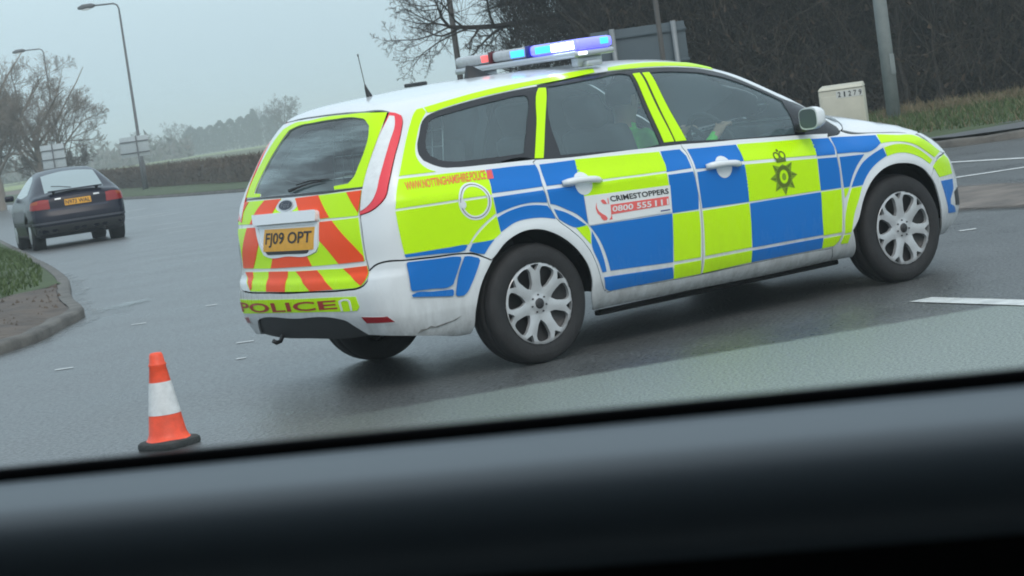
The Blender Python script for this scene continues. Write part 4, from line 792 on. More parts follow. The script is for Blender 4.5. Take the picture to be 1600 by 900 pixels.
df = [(0, .398), (-.368, .397), (-.404, .388), (-.46, .346), (-.52, .303), (-.50, .285), (-.42, .275), (-.3, .268), (0, .268)]
sh('rear_valance', 'R', df+[(-a, b) for a, b in df[1:-1][::-1]], M['black_trim'], car, off=-.012, step=.03)
tow = MB(); tow.tube([(-.84, .30, .34), (-.875, .30, .285), (-.89, .30, .262), (-.915, .30, .258), (-.935, .30, .272)], .012, 8); tow.build('towing_eye', M['black_trim'], car)
# --- glasshouse surround and panes
fr = TG('P_frame'); holes = [TG('win_q'), TG('win_r'), TG('win_f')]
bo('window_surround', 'T', fr, M['black_gloss'], car, holes=holes, off=-.003, step=.02, fill=.04)
def grow(L, k=1.03):
    c = np.mean(np.array(L), 0); return [tuple(c+(np.array(q)-c)*k) for q in L]
for nm, k in (('rear_side_window', 'win_q'), ('rear_door_window', 'win_r'), ('front_door_window', 'win_f')):
    bo(nm, 'T', grow(TG(k)), M['glass'], car, off=-.0085, thick=.003, step=.03, fill=.06)
for k in ('strip_d', 'strip_b1', 'strip_b2'):
    bo('pillar_strip', 'T', TG(k), M['yellow'], car, off=.0005, thick=.003, step=.03)
# belt and roof rubber lines
# --- livery patches
def patch(keys, name, mt, parent, off=.003, mirror=True):
    for k in keys.split():
        pr = TRACE[k][0]
        r = sh(name, pr, TG(k), mt, parent[0], off=off, thick=.003, step=.022, fill=.026)
        if mirror: sh(name, pr, TG(k), mt, parent[1], off=off, thick=.003, step=.022, fill=.026, mirror=True)
SS = (shell, shell)
patch('yq_upper yq_mid yq_low yq_arc y_cant_a y_cant_b', 'yellow_panel', M['yellow'], SS)
patch('bq_a bq_b', 'blue_panel', M['blue'], SS, off=.0055); patch('bq_f bq_g bq_h', 'blue_panel', M['blue'], SS)
rbump = [o for o in car.children if o.name == 'rear_bumper'][0] if False else bpy.data.objects['rear_bumper']
patch('bq_c bq_d bq_e', 'blue_panel', M['blue'], (rbump, rbump), off=.0085)
patch('bd_a bd_b bd_c bd_d bd_e bd_f bd_g bd_h', 'blue_panel', M['blue'], rdo)
patch('yd_a yd_b yd_c yd_d yd_e', 'yellow_panel', M['yellow'], rdo)
patch('bf_a bf_b bf_c bf_d bf_e bf_f', 'blue_panel', M['blue'], fdo)
patch('yf_a yf_b yf_c yf_d yf_e yf_f', 'yellow_panel', M['yellow'], fdo)
patch('bw_a bw_b bw_c', 'blue_panel', M['blue'], wing)
patch('yw_a yw_b yw_c yw_d yw_e', 'yellow_panel', M['yellow'], wing)
fbo = bpy.data.objects['front_bumper']
patch('yb_a', 'yellow_panel', M['yellow'], (fbo, fbo)); patch('bb_a', 'blue_panel', M['blue'], (fbo, fbo))
# tailgate: yellow ground, orange chevrons
for k in ('tg_yel', 'yt_a', 'yt_b', 'yt_c', 'yt_d'): sh('yellow_panel', 'R', TG(k), M['yellow'], tg, off=.003, thick=.003, step=.02, fill=.024)
for k in ['o%d' % i for i in range(1, 12)]: sh('orange_stripe', 'R', TG(k), M['orange'], tg, off=.0052, thick=.003, step=.02, fill=.024)
sh('window_base_trim', 'R', TG('tg_black'), M['black_gloss'], tg, off=.003, thick=.003, step=.03)
wip = MB()
Pw, Nw = project(BODY, 'R', np.array([(.03, 1.055), (-.05, 1.068), (-.16, 1.082), (-.28, 1.09)])); wip.tube(Pw+Nw*.012, [.010, .007, .005, .003], 6)
Pw, Nw = project(BODY, 'R', np.array([(-.02, 1.083), (-.16, 1.098), (-.34, 1.098)])); wip.tube(Pw+Nw*.007, [.0035, .005, .0035], 6)
wip.build('rear_wiper', M['black_trim'], tg)
# number plate in its white moulded box
lid = sh('plate_lid', 'R', TG('plate_lid'), M['white'], tg, off=.030, thick=.03, step=.02, fill=.03)
rec = TG('plate_recess'); rc = np.mean(np.array(rec), 0)
inner = [tuple(rc+(np.array(q)-rc)*np.array((.90, .86))) for q in rec]
sh('plate_box', 'R', rec, M['white'], tg, holes=[inner], off=.008, thick=.02, step=.02, fill=.03)
sh('plate_well', 'R', inner, M['white'], tg, off=.0038, thick=.002, step=.03)
dk = [(.225, .752), (-.20, .752), (-.19, .735), (.20, .735)]
sh('plate_handle', 'R', dk, M['black_trim'], tg, off=.009, thick=.008, step=.03)
pq = TG('plate'); plate = sh('number_plate', 'R', pq, M['plate_yellow'], car, off=.0085, thick=.006, step=.05)
a, b, c, d = [np.array(q) for q in pq]        # tl tr br bl
lerp = lambda u, v: tuple((1-u)*(1-v)*d+u*(1-v)*c+(1-u)*v*a+u*v*b)
skin_text('lettering', 'FJ09 OPT', BODY, 'R', (lerp(.045, .17), lerp(.955, .17), lerp(.045, .84), lerp(.955, .84)), M['ink_black'], plate, off=.0092, bold=.018)
# badge
def ellipse(c, rx, ry, n=28, rot=0): return [(c[0]+rx*cos(2*pi*i/n)*cos(rot)-ry*sin(2*pi*i/n)*sin(rot), c[1]+rx*cos(2*pi*i/n)*sin(rot)+ry*sin(2*pi*i/n)*cos(rot)) for i in range(n)]
bc = (.045, .985)
sh('badge_surround', 'R', ellipse(bc, .115, .036), M['white'], tg, off=.0042, thick=.003, step=.02)
bd = sh('badge', 'R', ellipse(bc, .078, .029), M['alloy'], car, off=.010, thick=.007, step=.02)
sh('badge_face', 'R', ellipse(bc, .071, .024), mat('navy enamel', (.012, .016, .035), .15), bd, off=.0112, thick=.002, step=.02)
skin_text('badge_script', 'Ford', BODY, 'R', ((.088, .974), (.002, .974), (.088, .997), (.002, .997)), mat('grey script', (.16, .17, .19), .3), bd, off=.012)
# POLICE strip on the bumper
ps = TG('pol_strip')
strip = sh('yellow_panel', 'R', ps, M['yellow'], rbump, off=.003, thick=.003, step=.02, fill=.024)
skin_text('lettering', 'POLICE', BODY, 'R', ((.585, .424), (-.385, .445), (.585, .478), (-.385, .492)), M['ink_red'], rbump, off=.0055, bold=.02)
nl = [(-.405, .433), (-.40, .485), (-.425, .494), (-.455, .494), (-.47, .484), (-.472, .433)]
nli = [(-.416, .431), (-.413, .478), (-.428, .485), (-.45, .485), (-.46, .478), (-.462, .431)]
sh('logo_outline', 'R', nl+nli[::-1], M['decal_white'], rbump, off=.0052, thick=.002, step=.02)
refl = [(-a, b) for a, b in TG('refl')]
for mr in (False, True):
    r0 = sh('rear_reflector', 'R', TG('refl'), M['dark_red'], rbump, off=.004, thick=.006, step=.02, mirror=mr)
    rr = TG('refl'); rcn = np.mean(np.array(rr), 0)
    o2 = [tuple(rcn+(np.array(q)-rcn)*np.array((1.12, 1.45))+np.array((0, -.006))) for q in rr]
    sh('reflector_lip', 'R', o2, M['white'], rbump, off=.002, thick=.002, step=.02, mirror=mr)
M['scuff'] = mat('grey scuff', (.20, .20, .19), .7, var=.6, vscale=30)
sh('scuff_mark', 'R', [(-.739, .277), (-.754, .296), (-.777, .294), (-.797, .305), (-.815, .296), (-.857, .304), (-.9, .311), (-.945, .328), (-.912, .309), (-.874, .301), (-.825, .290), (-.792, .294), (-.759, .284)], M['scuff'], rbump, off=.003, thick=.001, step=.012, fill=.02, corner=5)
# rear lamps
for mr in (False, True):
    tl = sh('tail_light', 'R', TG('light'), M['red_lens'], car, off=.006, thick=.02, step=.02, fill=.03, mirror=mr, gap=.002)
    sh('clear_lens', 'R', TG('light_clear'), M['clear_lens'], tl, off=.0085, thick=.004, step=.02, fill=.03, mirror=mr)
# filler flap, handles, lettering on the right side
for mr in (False, True):
    qs = car
    ring = sh('filler_ring', 'S', ellipse((-.307, .890), .094, .096, 40), M['white'], qs, holes=[ellipse((-.307, .890), .072, .074, 40)], off=.0048, thick=.002, step=.02, mirror=mr)
    sh('filler_seam', 'S', ellipse((-.307, .890), .0845, .0865, 40), M['black_trim'], ring, holes=[ellipse((-.307, .890), .081, .083, 40)], off=.0056, thick=.002, step=.02, mirror=mr)
    sh('filler_catch', 'S', ellipse((-.378, .882), .016, .02, 14), M['white'], ring, off=.009, thick=.006, step=.02, mirror=mr)
    for door, (c0, c1, cc) in ((rdo, TG('handle_r')), (fdo, TG('handle_f'))):
        s = -1 if not mr else 1
        pts = np.array([np.array(c0)+(np.array(c1)-np.array(c0))*t for t in np.linspace(0, 1, 9)]); P, Nn = project(BODY, 'S', pts)
        P = P*(1, -s, 1); Nn = Nn*(1, -s, 1)
        P = P+Nn*np.array([.010, .022, .034, .040, .042, .042, .038, .026, .010])[:, None]
        hb = MB(); hb.tube(P, [.014, .019, .020, .019, .018, .018, .019, .019, .012], 12)
        h = hb.build('door_handle', M['white'], door[1 if mr else 0])
        sh('handle_cup', 'S', ellipse(cc, .056, .060, 30), M['white'], door[1 if mr else 0], off=.0045, thick=.006, step=.02, fill=.025, mirror=mr)
        sh('cup_hollow', 'S', ellipse((cc[0], cc[1]-.006), .046, .046, 26), mat('shaded white paint', (.62, .63, .64), .35), h, off=.0056, thick=.002, step=.02, mirror=mr) if False else None
ur = TG('url')
skin_text('lettering', 'WWW.NOTTINGHAMSHIRE.POLICE', BODY, 'S', ur, M['ink_orange'], shell, off=.0052, bold=.02)
uk = TG('url_k')
sh('red_block', 'S', uk, M['ink_pink'], shell, off=.005, thick=.002, step=.03)
skin_text('lettering', '.UK', BODY, 'S', ((uk[3][0]+.004, uk[3][1]+.006), (uk[2][0]-.006, uk[2][1]+.006), (uk[0][0]+.004, uk[0][1]-.006), (uk[1][0]-.006, uk[1][1]-.006)), M['ink_orange'], shell, off=.0062, bold=.01)
dec = sh('charity_sticker', 'S', TG('decal'), M['decal_white'], car, off=.0055, thick=.002, step=.03)
q = TG('dtxt'); skin_text('lettering', 'CRIMESTOPPERS', BODY, 'S', (q[0], q[1], q[2], q[3]), M['ink_black'], dec, off=.0075, bold=.02)
q = TG('dbar'); sh('red_bar', 'S', [q[0], q[1], q[3], q[2]], M['ink_salmon'], dec, off=.007, thick=.001, step=.03)
q = [np.array(k_) for k_ in TG('dnum')]
for tx_, u0, u1 in (('0800', 0, .365), ('555', .43, .69), ('111', .755, 1)):
    skin_text('lettering', tx_, BODY, 'S', [tuple(a_+(b_-a_)*u_) for a_, b_, u_ in ((q[0], q[1], u0), (q[0], q[1], u1), (q[2], q[3], u0), (q[2], q[3], u1))], M['decal_white'], dec, off=.0085, bold=.02)
# the red emblem with a white S cut through it
lg = TG('logo'); lx = lambda u, v: (.403+u*.108, .675+v*.118-u*.002)
for L_ in ([(.02, .62), (.10, .86), (.10, .62), (.20, .46), (.38, .33), (.58, .22), (.66, .10), (.58, .02), (.42, .03), (.30, .12), (.24, .26), (.10, .38)],
           [(.38, .93), (.52, .97), (.64, .90), (.74, .74), (.60, .74), (.46, .80)],
           [(.80, .98), (.84, 1.0), (.86, .72), (.80, .74)], [(.74, .02), (.94, .02), (.93, .28), (.86, .12)]):
    sh('red_emblem', 'S', [lx(*q) for q in L_], M['ink_salmon'], dec, off=.007, thick=.001, step=.03)
DQ = [np.array(q_) for q_ in TG('decal')]        # tl tr br bl
def dq(u, v): return tuple((1-u)*v*DQ[0]+u*v*DQ[1]+u*(1-v)*DQ[2]+(1-u)*(1-v)*DQ[3])
navy = [dq(.86, .07), dq(.975, .07), dq(.975, .115), dq(.86, .115)]
sh('small_print', 'S', navy, M['ink_navy'], dec, off=.007, thick=.001, step=.03)
# force crest: crowned eight pointed star
cx, cz = .0, .0
cr = TG('crest'); c0 = np.array(cr[0]); 
star = []
for i in range(16):
    a_ = pi/2+pi/8*i+pi; r_ = .104 if i % 2 == 0 else .064
    if i == 8: r_ = .07
    star.append((c0[0]+.97*r_*cos(a_), c0[1]+r_*sin(a_)))
st = sh('crest', 'S', star, M['ink_olive_light'], car, off=.005, thick=.001, step=.03, corner=5)
sh('crest_ring', 'S', ellipse(c0, .056, .062, 24), M['ink_olive'], st, holes=[ellipse(c0, .034, .041, 24)], off=.005, thick=.001, step=.03)
sh('crest_centre', 'S', ellipse(c0, .030, .037, 24), M['yellow'], st, off=.0062, thick=.001, step=.03)
sh('crest_motif', 'S', ellipse(c0, .015, .021, 12), M['ink_olive_light'], st, off=.0072, thick=.001, step=.03)
for i in range(8):                     # facets of the star
    a_ = pi/2+pi/4*i+pi; dx, dz = cos(a_), sin(a_)
    if i == 4: continue
    tri_ = [(c0[0]+.060*dx-.012*dz, c0[1]+.064*dz+.012*dx), (c0[0]+.096*dx, c0[1]+.099*dz), (c0[0]+.060*dx, c0[1]+.064*dz)]
    sh('crest_ray', 'S', tri_, M['ink_olive'], st, off=.0062, thick=.001, step=.03, corner=5)
cw = (c0[0]-.004, c0[1]+.082)
sh('crown_band', 'S', [(cw[0]-.034, cw[1]), (cw[0]+.034, cw[1]), (cw[0]+.036, cw[1]+.018), (cw[0]-.036, cw[1]+.018)], M['ink_olive'], st, off=.0062, thick=.001, step=.03)
for s in (-1, 1): sh('crown_arch', 'S', ellipse((cw[0]+s*.021, cw[1]+.036), .023, .023, 18), M['ink_olive'], st, holes=[ellipse((cw[0]+s*.021, cw[1]+.036), .014, .015, 18)], off=.005, thick=.001, step=.03)
sh('crown_orb', 'S', ellipse((cw[0], cw[1]+.064), .007, .009, 10), M['ink_olive'], st, off=.0062, thick=.001, step=.03)
# headlamps and grille
hl = [(-.63, .706), (-.745, .692), (-.80, .705), (-.93, .80), (-.955, .835), (-.86, .825), (-.75, .795), (-.66, .76)]
for mr in (False, True): sh('headlight', 'N', hl, M['clear_lens'], car, off=.003, step=.03, mirror=mr)
g = [(-.4, .50), (.4, .50), (.42, .60), (-.42, .60)]
sh('grille', 'N', g, M['black_trim'], fbo, off=.004, step=.05)
fog = [(-.60, .36), (-.70, .37), (-.71, .45), (-.63, .47)]
for mr in (False, True): sh('fog_lamp_recess', 'N', fog, M['black_trim'], fbo, off=.003, step=.04, mirror=mr)
# --- hidden structure: inner liner, wheel housings
def keep(c):
    k = (c[:, 2] < .96) & (c[:, 2] > .30)
    for x in (0, 2.61): k &= ~((np.hypot(c[:, 0]-x, c[:, 2]-.312) < .45) & (np.abs(c[:, 1]) > .5))
    return k
shrink('inner_liner', BODY, (-1, -.95, .15), (3.6, .95, 1.6), (70, 26, 26), M['cavity'], car, off=.03, keep=keep)
for x in (-.015, 2.61):
    for s in (-1, 1):
        wh = MB(); n = 30; a0, a1 = (RAD(0), RAD(176)) if x < 1 else (RAD(8), RAD(186)); rows = []
        for yy in (.84, .78, .55):
            rows.append([(x+(.40 if yy < .83 else .385)*cos(a0+(a1-a0)*i/n), s*yy, .312+(.40 if yy < .83 else .383)*sin(a0+(a1-a0)*i/n)) for i in range(n+1)])
        for r0_, r1_ in zip(rows, rows[1:]):
            for i in range(n): wh.add([r0_[i], r0_[i+1], r1_[i+1], r1_[i]], [(0, 1, 2, 3)])
        wh.add(rows[2], [tuple(range(n+1))])
        wh.build('wheel_housing', M['cavity'], car)
for s in (-1, 1):
    sl = MB(); sl.box((1.3, s*.775, .188), (1.75, .04, .03), bev=.01); sl.build('sill_seal', M['cavity'], car)
# --- wheels
def wheel(x, y, s, spin):
    root = empty('wheel', (x, y, .312)); root.parent = car; x = y = 0
    t = MB()
    prof = [(.205, -.09), (.222, -.098), (.255, -.104), (.29, -.100), (.306, -.085), (.3125, -.06), (.3135, -.045), (.309, -.043), (.309, -.034), (.3145, -.032), (.315, 0), (.3145, .032), (.309, .034), (.309, .043), (.3135, .045), (.3125, .06), (.306, .085), (.29, .1), (.25, .1), (.205, .09)]
    t.lathe(prof, 56, (0, 0, 0), 'y')
    tyre = t.build('tyre', M['rubber'], root)
    # well behind the trim
    dd = MB(); dd.lathe([(.0, -.045*-s), (.19, -.045*-s), (.212, -.095*-s if False else s*.08), (.214, s*.10)][:], 40, (0, 0, 0), 'y'); dd.build('brake_drum', M['steel'], root)
    # seven spoke trim with windows and small notches
    oc = np.array([(.218*cos(a), .218*sin(a)) for a in np.linspace(0, 2*pi, 72, endpoint=False)])
    hs = []
    for k in range(7):
        a = spin+2*pi*(k+.5)/7
        wnd = [(.084, 0), (.105, .020), (.138, .035), (.168, .044), (.188, .039), (.196, .020), (.198, 0), (.196, -.020), (.188, -.039), (.168, -.044), (.138, -.035), (.105, -.020)]
        hs.append(np.array([(r*cos(a)-h*sin(a), r*sin(a)+h*cos(a)) for r, h in wnd]))
        a = spin+2*pi*k/7
        nt_ = [(.170, 0), (.182, .011), (.203, .027), (.206, 0), (.203, -.027), (.182, -.011)]
        hs.append(np.array([(r*cos(a)-h*sin(a), r*sin(a)+h*cos(a)) for r, h in nt_]))
    hs = [smooth_poly(h, .008, 75) for h in hs]
    vv, ff = tri_domain(oc, hs, .01, .016)
    r = np.hypot(vv[:, 0], vv[:, 1]); an = np.arctan2(vv[:, 1], vv[:, 0])-spin
    ph = ((an/(2*pi/7)+.5) % 1-.5)*2*pi/7*r         # sideways distance from the spoke's centre line
    dish = np.interp(r, [0, .03, .05, .12, .18, .21, .218], [.006, .006, -.004, .004, .006, .004, -.004])
    prof_ = dish-.16*np.clip(np.abs(ph)-.010, 0, .05)*np.clip((r-.05)/.03, 0, 1)*np.clip((.20-r)/.03, 0, 1)
    Y = y+s*(.094+prof_)
    V = np.stack([x+vv[:, 0], Y, vv[:, 1]], 1)
    ec = {}
    for f in ff:
        for i in range(3): ec[(f[i], f[(i+1) % 3])] = 1
    be = [e for e in ec if (e[1], e[0]) not in ec]; bi = sorted({i for e in be for i in e}); ix = {b_: len(V)+len(bi)+k for k, b_ in enumerate(bi)}; iy = {b_: len(V)+k for k, b_ in enumerate(bi)}
    V2 = np.concatenate([V, V[bi], V[bi]-np.array((0, s*.022, 0))])
    F = [tuple(f) if s > 0 else tuple(f[::-1]) for f in ff]
    F = [f[::-1] for f in F]
    F += [(iy[a_], iy[b_], ix[b_], ix[a_]) for a_, b_ in be]
    trim = mesh_obj('wheel_trim', V2, F, M['alloy'], root)
    cb = MB(); cb.lathe([(.0, s*.106), (.022, s*.106), (.027, s*.102), (.030, s*.092)], 28, (0, 0, 0), 'y'); cb.build('hub_cap', M['steel'], root)
    nb = MB()
    for k in range(7):
        a = spin+2*pi*k/7
        nb.lathe([(0, s*.100), (.004, s*.100), (.005, s*.094)], 8, (x+.046*cos(a), y, .046*sin(a)), 'y')
    nb.build('trim_stud', M['steel'], root)
    return tyre
wh_root = car
for x, sp in ((-.0, RAD(90)), (2.64, RAD(93))):
    for s in (-1, 1): wheel(x, s*.772, s, sp if s < 0 else sp+.3)
ax = MB(); ax.tube([(0, -.7, .30), (0, .7, .30)], .045, 10); ax.tube([(2.64, -.7, .30), (2.64, .7, .30)], .04, 10); ax.tube([(-.7, .32, .30), (-.3, .34, .30), (.5, .2, .26), (2, .1, .22)], .035, 8); ax.box((-.50, -.25, .36), (.4, .6, .12), bev=.03)
ax.build('axle', M['cavity'], car)
mf = MB(); 
for s in (-1, 1): mf.box((-.425, s*.79, .20), (.012, .18, .11), bev=.003)
mf.build('mud_flap', M['black_trim'], car) if False else None
# --- door mirrors
for s in (-1, 1):
    bm = bmesh.new(); bmesh.ops.create_uvsphere(bm, u_segments=28, v_segments=18, radius=1)
    for v in bm.verts:
        e = .62; c = v.co
        c.x, c.y, c.z = [math.copysign(abs(q)**e, q) for q in c]
        c.y *= 1-.12*max(c.x, 0); c.z *= 1-.22*max(c.x, 0)
        if c.x < -.45: c.x = -.45
        v.co = Vector((1.935+c.x*.062, s*(.985+c.y*.080), 1.032+c.z*.063+c.y*.004))
    me = bpy.data.meshes.new('door_mirror'); bm.to_mesh(me); bm.free(); me.materials.append(M['white']); me.polygons.foreach_set('use_smooth', [True]*len(me.polygons))
    mo = bpy.data.objects.new('door_mirror', me); col.objects.link(mo); mo.parent = car; autosmooth(mo, 50)
    gm = MB(); n = 26
    sup = [(1.9055, s*(.985+.070*math.copysign(abs(cos(t))**.6, cos(t))), 1.032+.053*math.copysign(abs(sin(t))**.6, sin(t))) for t in [2*pi*i/n for i in range(n)]]
    gm.add(sup, [tuple(range(n)) if s > 0 else tuple(range(n))[::-1]]); gm.build('mirror_glass', mat('mirror glass', (.10, .125, .13), .15, spec=.8), mo, smooth=False)
    am = MB(); am.box((1.96, s*.905, .985), (.10, .10, .05), bev=.015); am.build('mirror_arm', M['black_trim'], mo)
# --- aerials and roof fittings
zr = lambda x, y: float(project(BODY, 'T', np.array([(x, (math.atan2(.62, -y))*.7)]))[0][0][2])
ae = MB(); z0 = 1.487
ae.tube([(-.30, 0, z0-.01), (-.302, 0, z0+.008), (-.315, 0, z0+.05), (-.318, 0, z0+.07)], [.020, .017, .008, .004], 10); ae.tube([(-.318, 0, z0+.06), (-.335, 0, z0+.225)], .0022, 6); ae.tube([(-.335, 0, z0+.222), (-.336, 0, z0+.236)], .004, 6)
ae.build('roof_aerial', M['black_trim'], car)
fin = MB(); fin.add([(.34, -.028, 1.51), (.34, .028, 1.51), (.50, .018, 1.512), (.50, -.018, 1.512), (.352, -.006, 1.585), (.352, .006, 1.585), (.385, .006, 1.580), (.385, -.006, 1.580)], [(0, 1, 5, 4), (1, 2, 6, 5), (2, 3, 7, 6), (3, 0, 4, 7), (4, 5, 6, 7)])
fin.build('roof_fin', M['black_trim'], car, smooth=False)
pk = MB(); pk.box((.20, .30, 1.522), (.05, .17, .022), bev=.008); pk.build('roof_beacon', M['black_trim'], car)
# --- light bar across the roof
lb = tag(empty('light_bar'), None); lb.parent = car
def bar_prof(y0, y1, z0, z1, hx, name, mt, parent, r=.02, cx_=.80, taper=0):
    b = MB(); b.box((cx_, (y0+y1)/2, (z0+z1)/2), (2*hx, abs(y1-y0), z1-z0), bev=r); o = b.build(name, mt, parent); return o
BZ = 1.545
M['bar_grey'] = mat('satin aluminium', (.50, .53, .56), .3, metal=.5)
M['bar_lens'] = mat('smoked clear lens', (.42, .44, .46), .1, coat=.6, var=.15, vscale=40)
M['bar_lens_blue'] = mat('blue lit clear lens', (.30, .35, .62), .1, coat=.6, emis=(.11, .09, 1.0), es=1.5)
M['lamp_blue'] = mat('lit blue lamp', (.02, .15, .8), .3, emis=(.03, .30, 1.0), es=3.2)
M['lamp_hot'] = mat('flashing blue lamp', (.3, .5, .9), .3, emis=(.50, .64, 1.0), es=24)
M['lamp_red'] = mat('lit red lamp', (.8, .05, .05), .3, emis=(1.0, .16, .16), es=1.2)
M['lamp_white'] = mat('lit white lamp', (.8, .8, .8), .3, emis=(.8, .9, 1.0), es=2.0)
M['bar_blue'] = mat('blue end lens', (.10, .16, .62), .12, coat=.6)
bar_prof(-.585, .585, BZ, BZ+.034, .135, 'bar_base', M['bar_grey'], lb, .012)
segs = [(-.56, -.47, 'end_lens', M['bar_lens']), (-.465, -.235, 'lens', M['bar_lens']), (-.23, .0, 'lens', M['bar_lens']), (.025, .235, 'lens', M['bar_lens']), (.27, .575, 'lens', M['bar_lens'])]
# one clear lens box per compartment, lamps set in its rear and end faces
z0, z1 = BZ+.036, BZ+.098
for a, b, n_, mt in [(-.592, -.152, 'bar_lens', M['bar_lens_blue']), (-.118, .213, 'bar_lens', M['bar_lens']), (.242, .588, 'bar_lens', M['bar_lens'])]:
    bar_prof(a, b, z0, z1, .125, n_, mt, lb, .022)
for a, b, mt in ((-.15, -.12, mat('blue divider', (.02, .025, .22), .3)), (.215, .24, mat('maroon divider', (.10, .012, .02), .3))):
    bar_prof(a, b, z0, z1+.003, .128, 'bar_divider', mt, lb, .004)
def lampbox(y0, y1, za, zb, mt, name='lamp', x=.80-.1265, d=.006):
    b = MB(); b.box((x, (y0+y1)/2, (za+zb)/2), (d, abs(y1-y0), zb-za), bev=.0025); return b.build(name, mt, lb)
lampbox(-.565, -.365, z0+.012, z1-.012, M['lamp_hot'], 'flashing_lamp')
lampbox(-.355, -.215, z0+.012, z1-.012, M['lamp_blue'])
lampbox(-.105, .02, z0+.012, z1-.012, M['lamp_blue'])
lampbox(.248, .31, z0+.012, z1-.012, M['lamp_red'], 'red_lamp')
e = MB(); e.box((.865, -.5925, (z0+z1)/2+.004), (.055, .006, .034), bev=.003); e.build('end_lamp', M['lamp_blue'], lb)
e = MB(); e.box((.80-.085, -.5865, BZ+.018), (.06, .006, .018), bev=.003); e.build('alley_lamp', M['lamp_white'], lb)
for y in (-.50, .50):
    ft = MB(); ft.box((.80, y, BZ-.026), (.17, .06, .054), bev=.008); ft.box((.80, y*1.04, BZ-.04), (.10, .10, .03), bev=.006); ft.build('bar_foot', M['bar_grey'], lb)
# --- interior
M['dash'] = mat('dark dashboard', (.03, .032, .035), .7)
def seat(x, y, name='front_seat', w=.50):
    rt_ = MB()
    R = Matrix.Rotation(RAD(-16), 3, 'Y')
    rt_.box((x+.22, y, .50), (.52, w, .16), bev=.06)
    rt_.box((x-.02, y, .84), (.16, w, .66), rot=R, bev=.07)
    rt_.box((x-.15, y, 1.245), (.10, .28, .19), rot=R, bev=.045)
    rt_.tube([(x-.11, y-.07, 1.10), (x-.14, y-.07, 1.2)], .008, 6); rt_.tube([(x-.11, y+.07, 1.10), (x-.14, y+.07, 1.2)], .008, 6)
    return rt_.build(name, M['seat_fabric'], car)
seat(.99, -.37); seat(1.05, .37)
rs = MB(); rs.box((.25, 0, .52), (.5, 1.2, .16), bev=.05); rs.box((-.02, 0, .80), (.14, 1.2, .55), rot=Matrix.Rotation(RAD(-14), 3, 'Y'), bev=.05)
for y in (-.36, .36): rs.box((-.10, y, 1.13), (.09, .26, .15), bev=.04)
rs.build('rear_bench', M['seat_fabric'], car)
ds = MB(); ds.box((2.12, 0, .86), (.50, 1.40, .22), bev=.08); ds.box((2.02, -.37, .985), (.22, .36, .07), bev=.03); ds.box((1.95, 0, .70), (.3, .4, .4), bev=.05); ds.build('dashboard', M['dash'], car)
sw = MB(); R = Matrix.Rotation(RAD(66), 3, 'Y')
ring = [Vector((1.72, -.37, .96))+R @ Vector((.185*cos(a), .185*sin(a), 0)) for a in np.linspace(0, 2*pi, 33)]
sw.tube(ring, .016, 8, cap=False)
for a in (0, 2.3, 4.0): sw.tube([Vector((1.73, -.37, .955)), Vector((1.72, -.37, .96))+R @ Vector((.18*cos(a), .18*sin(a), 0))], .014, 6)
sw.box((1.73, -.37, .955), (.05, .11, .09), bev=.02); sw.build('steering_wheel', M['dash'], car)
cg = MB()
for i in range(12): cg.tube([(-.28, -.55+.1*i, .92), (-.22, -.55+.1*i, 1.36)], .004, 4)
for i in range(6): cg.tube([(-.28+.06*i/5, -.55, .92+.088*i), (-.28+.06*i/5, .55, .92+.088*i)], .004, 4)
cg.build('dog_guard', M['bar_grey'], car)
fl = MB(); fl.box((1.1, 0, .34), (3.0, 1.5, .06)); fl.box((-.55, 0, .62), (.6, 1.2, .04)); fl.box((-.58, 0, .36), (.5, 1.15, .10)); fl.box((3.0, 0, .33), (.7, 1.1, .08)); fl.box((-.6, .25, .80), (.35, .5, .30), bev=.03); fl.build('cabin_floor', M['cavity'], car)

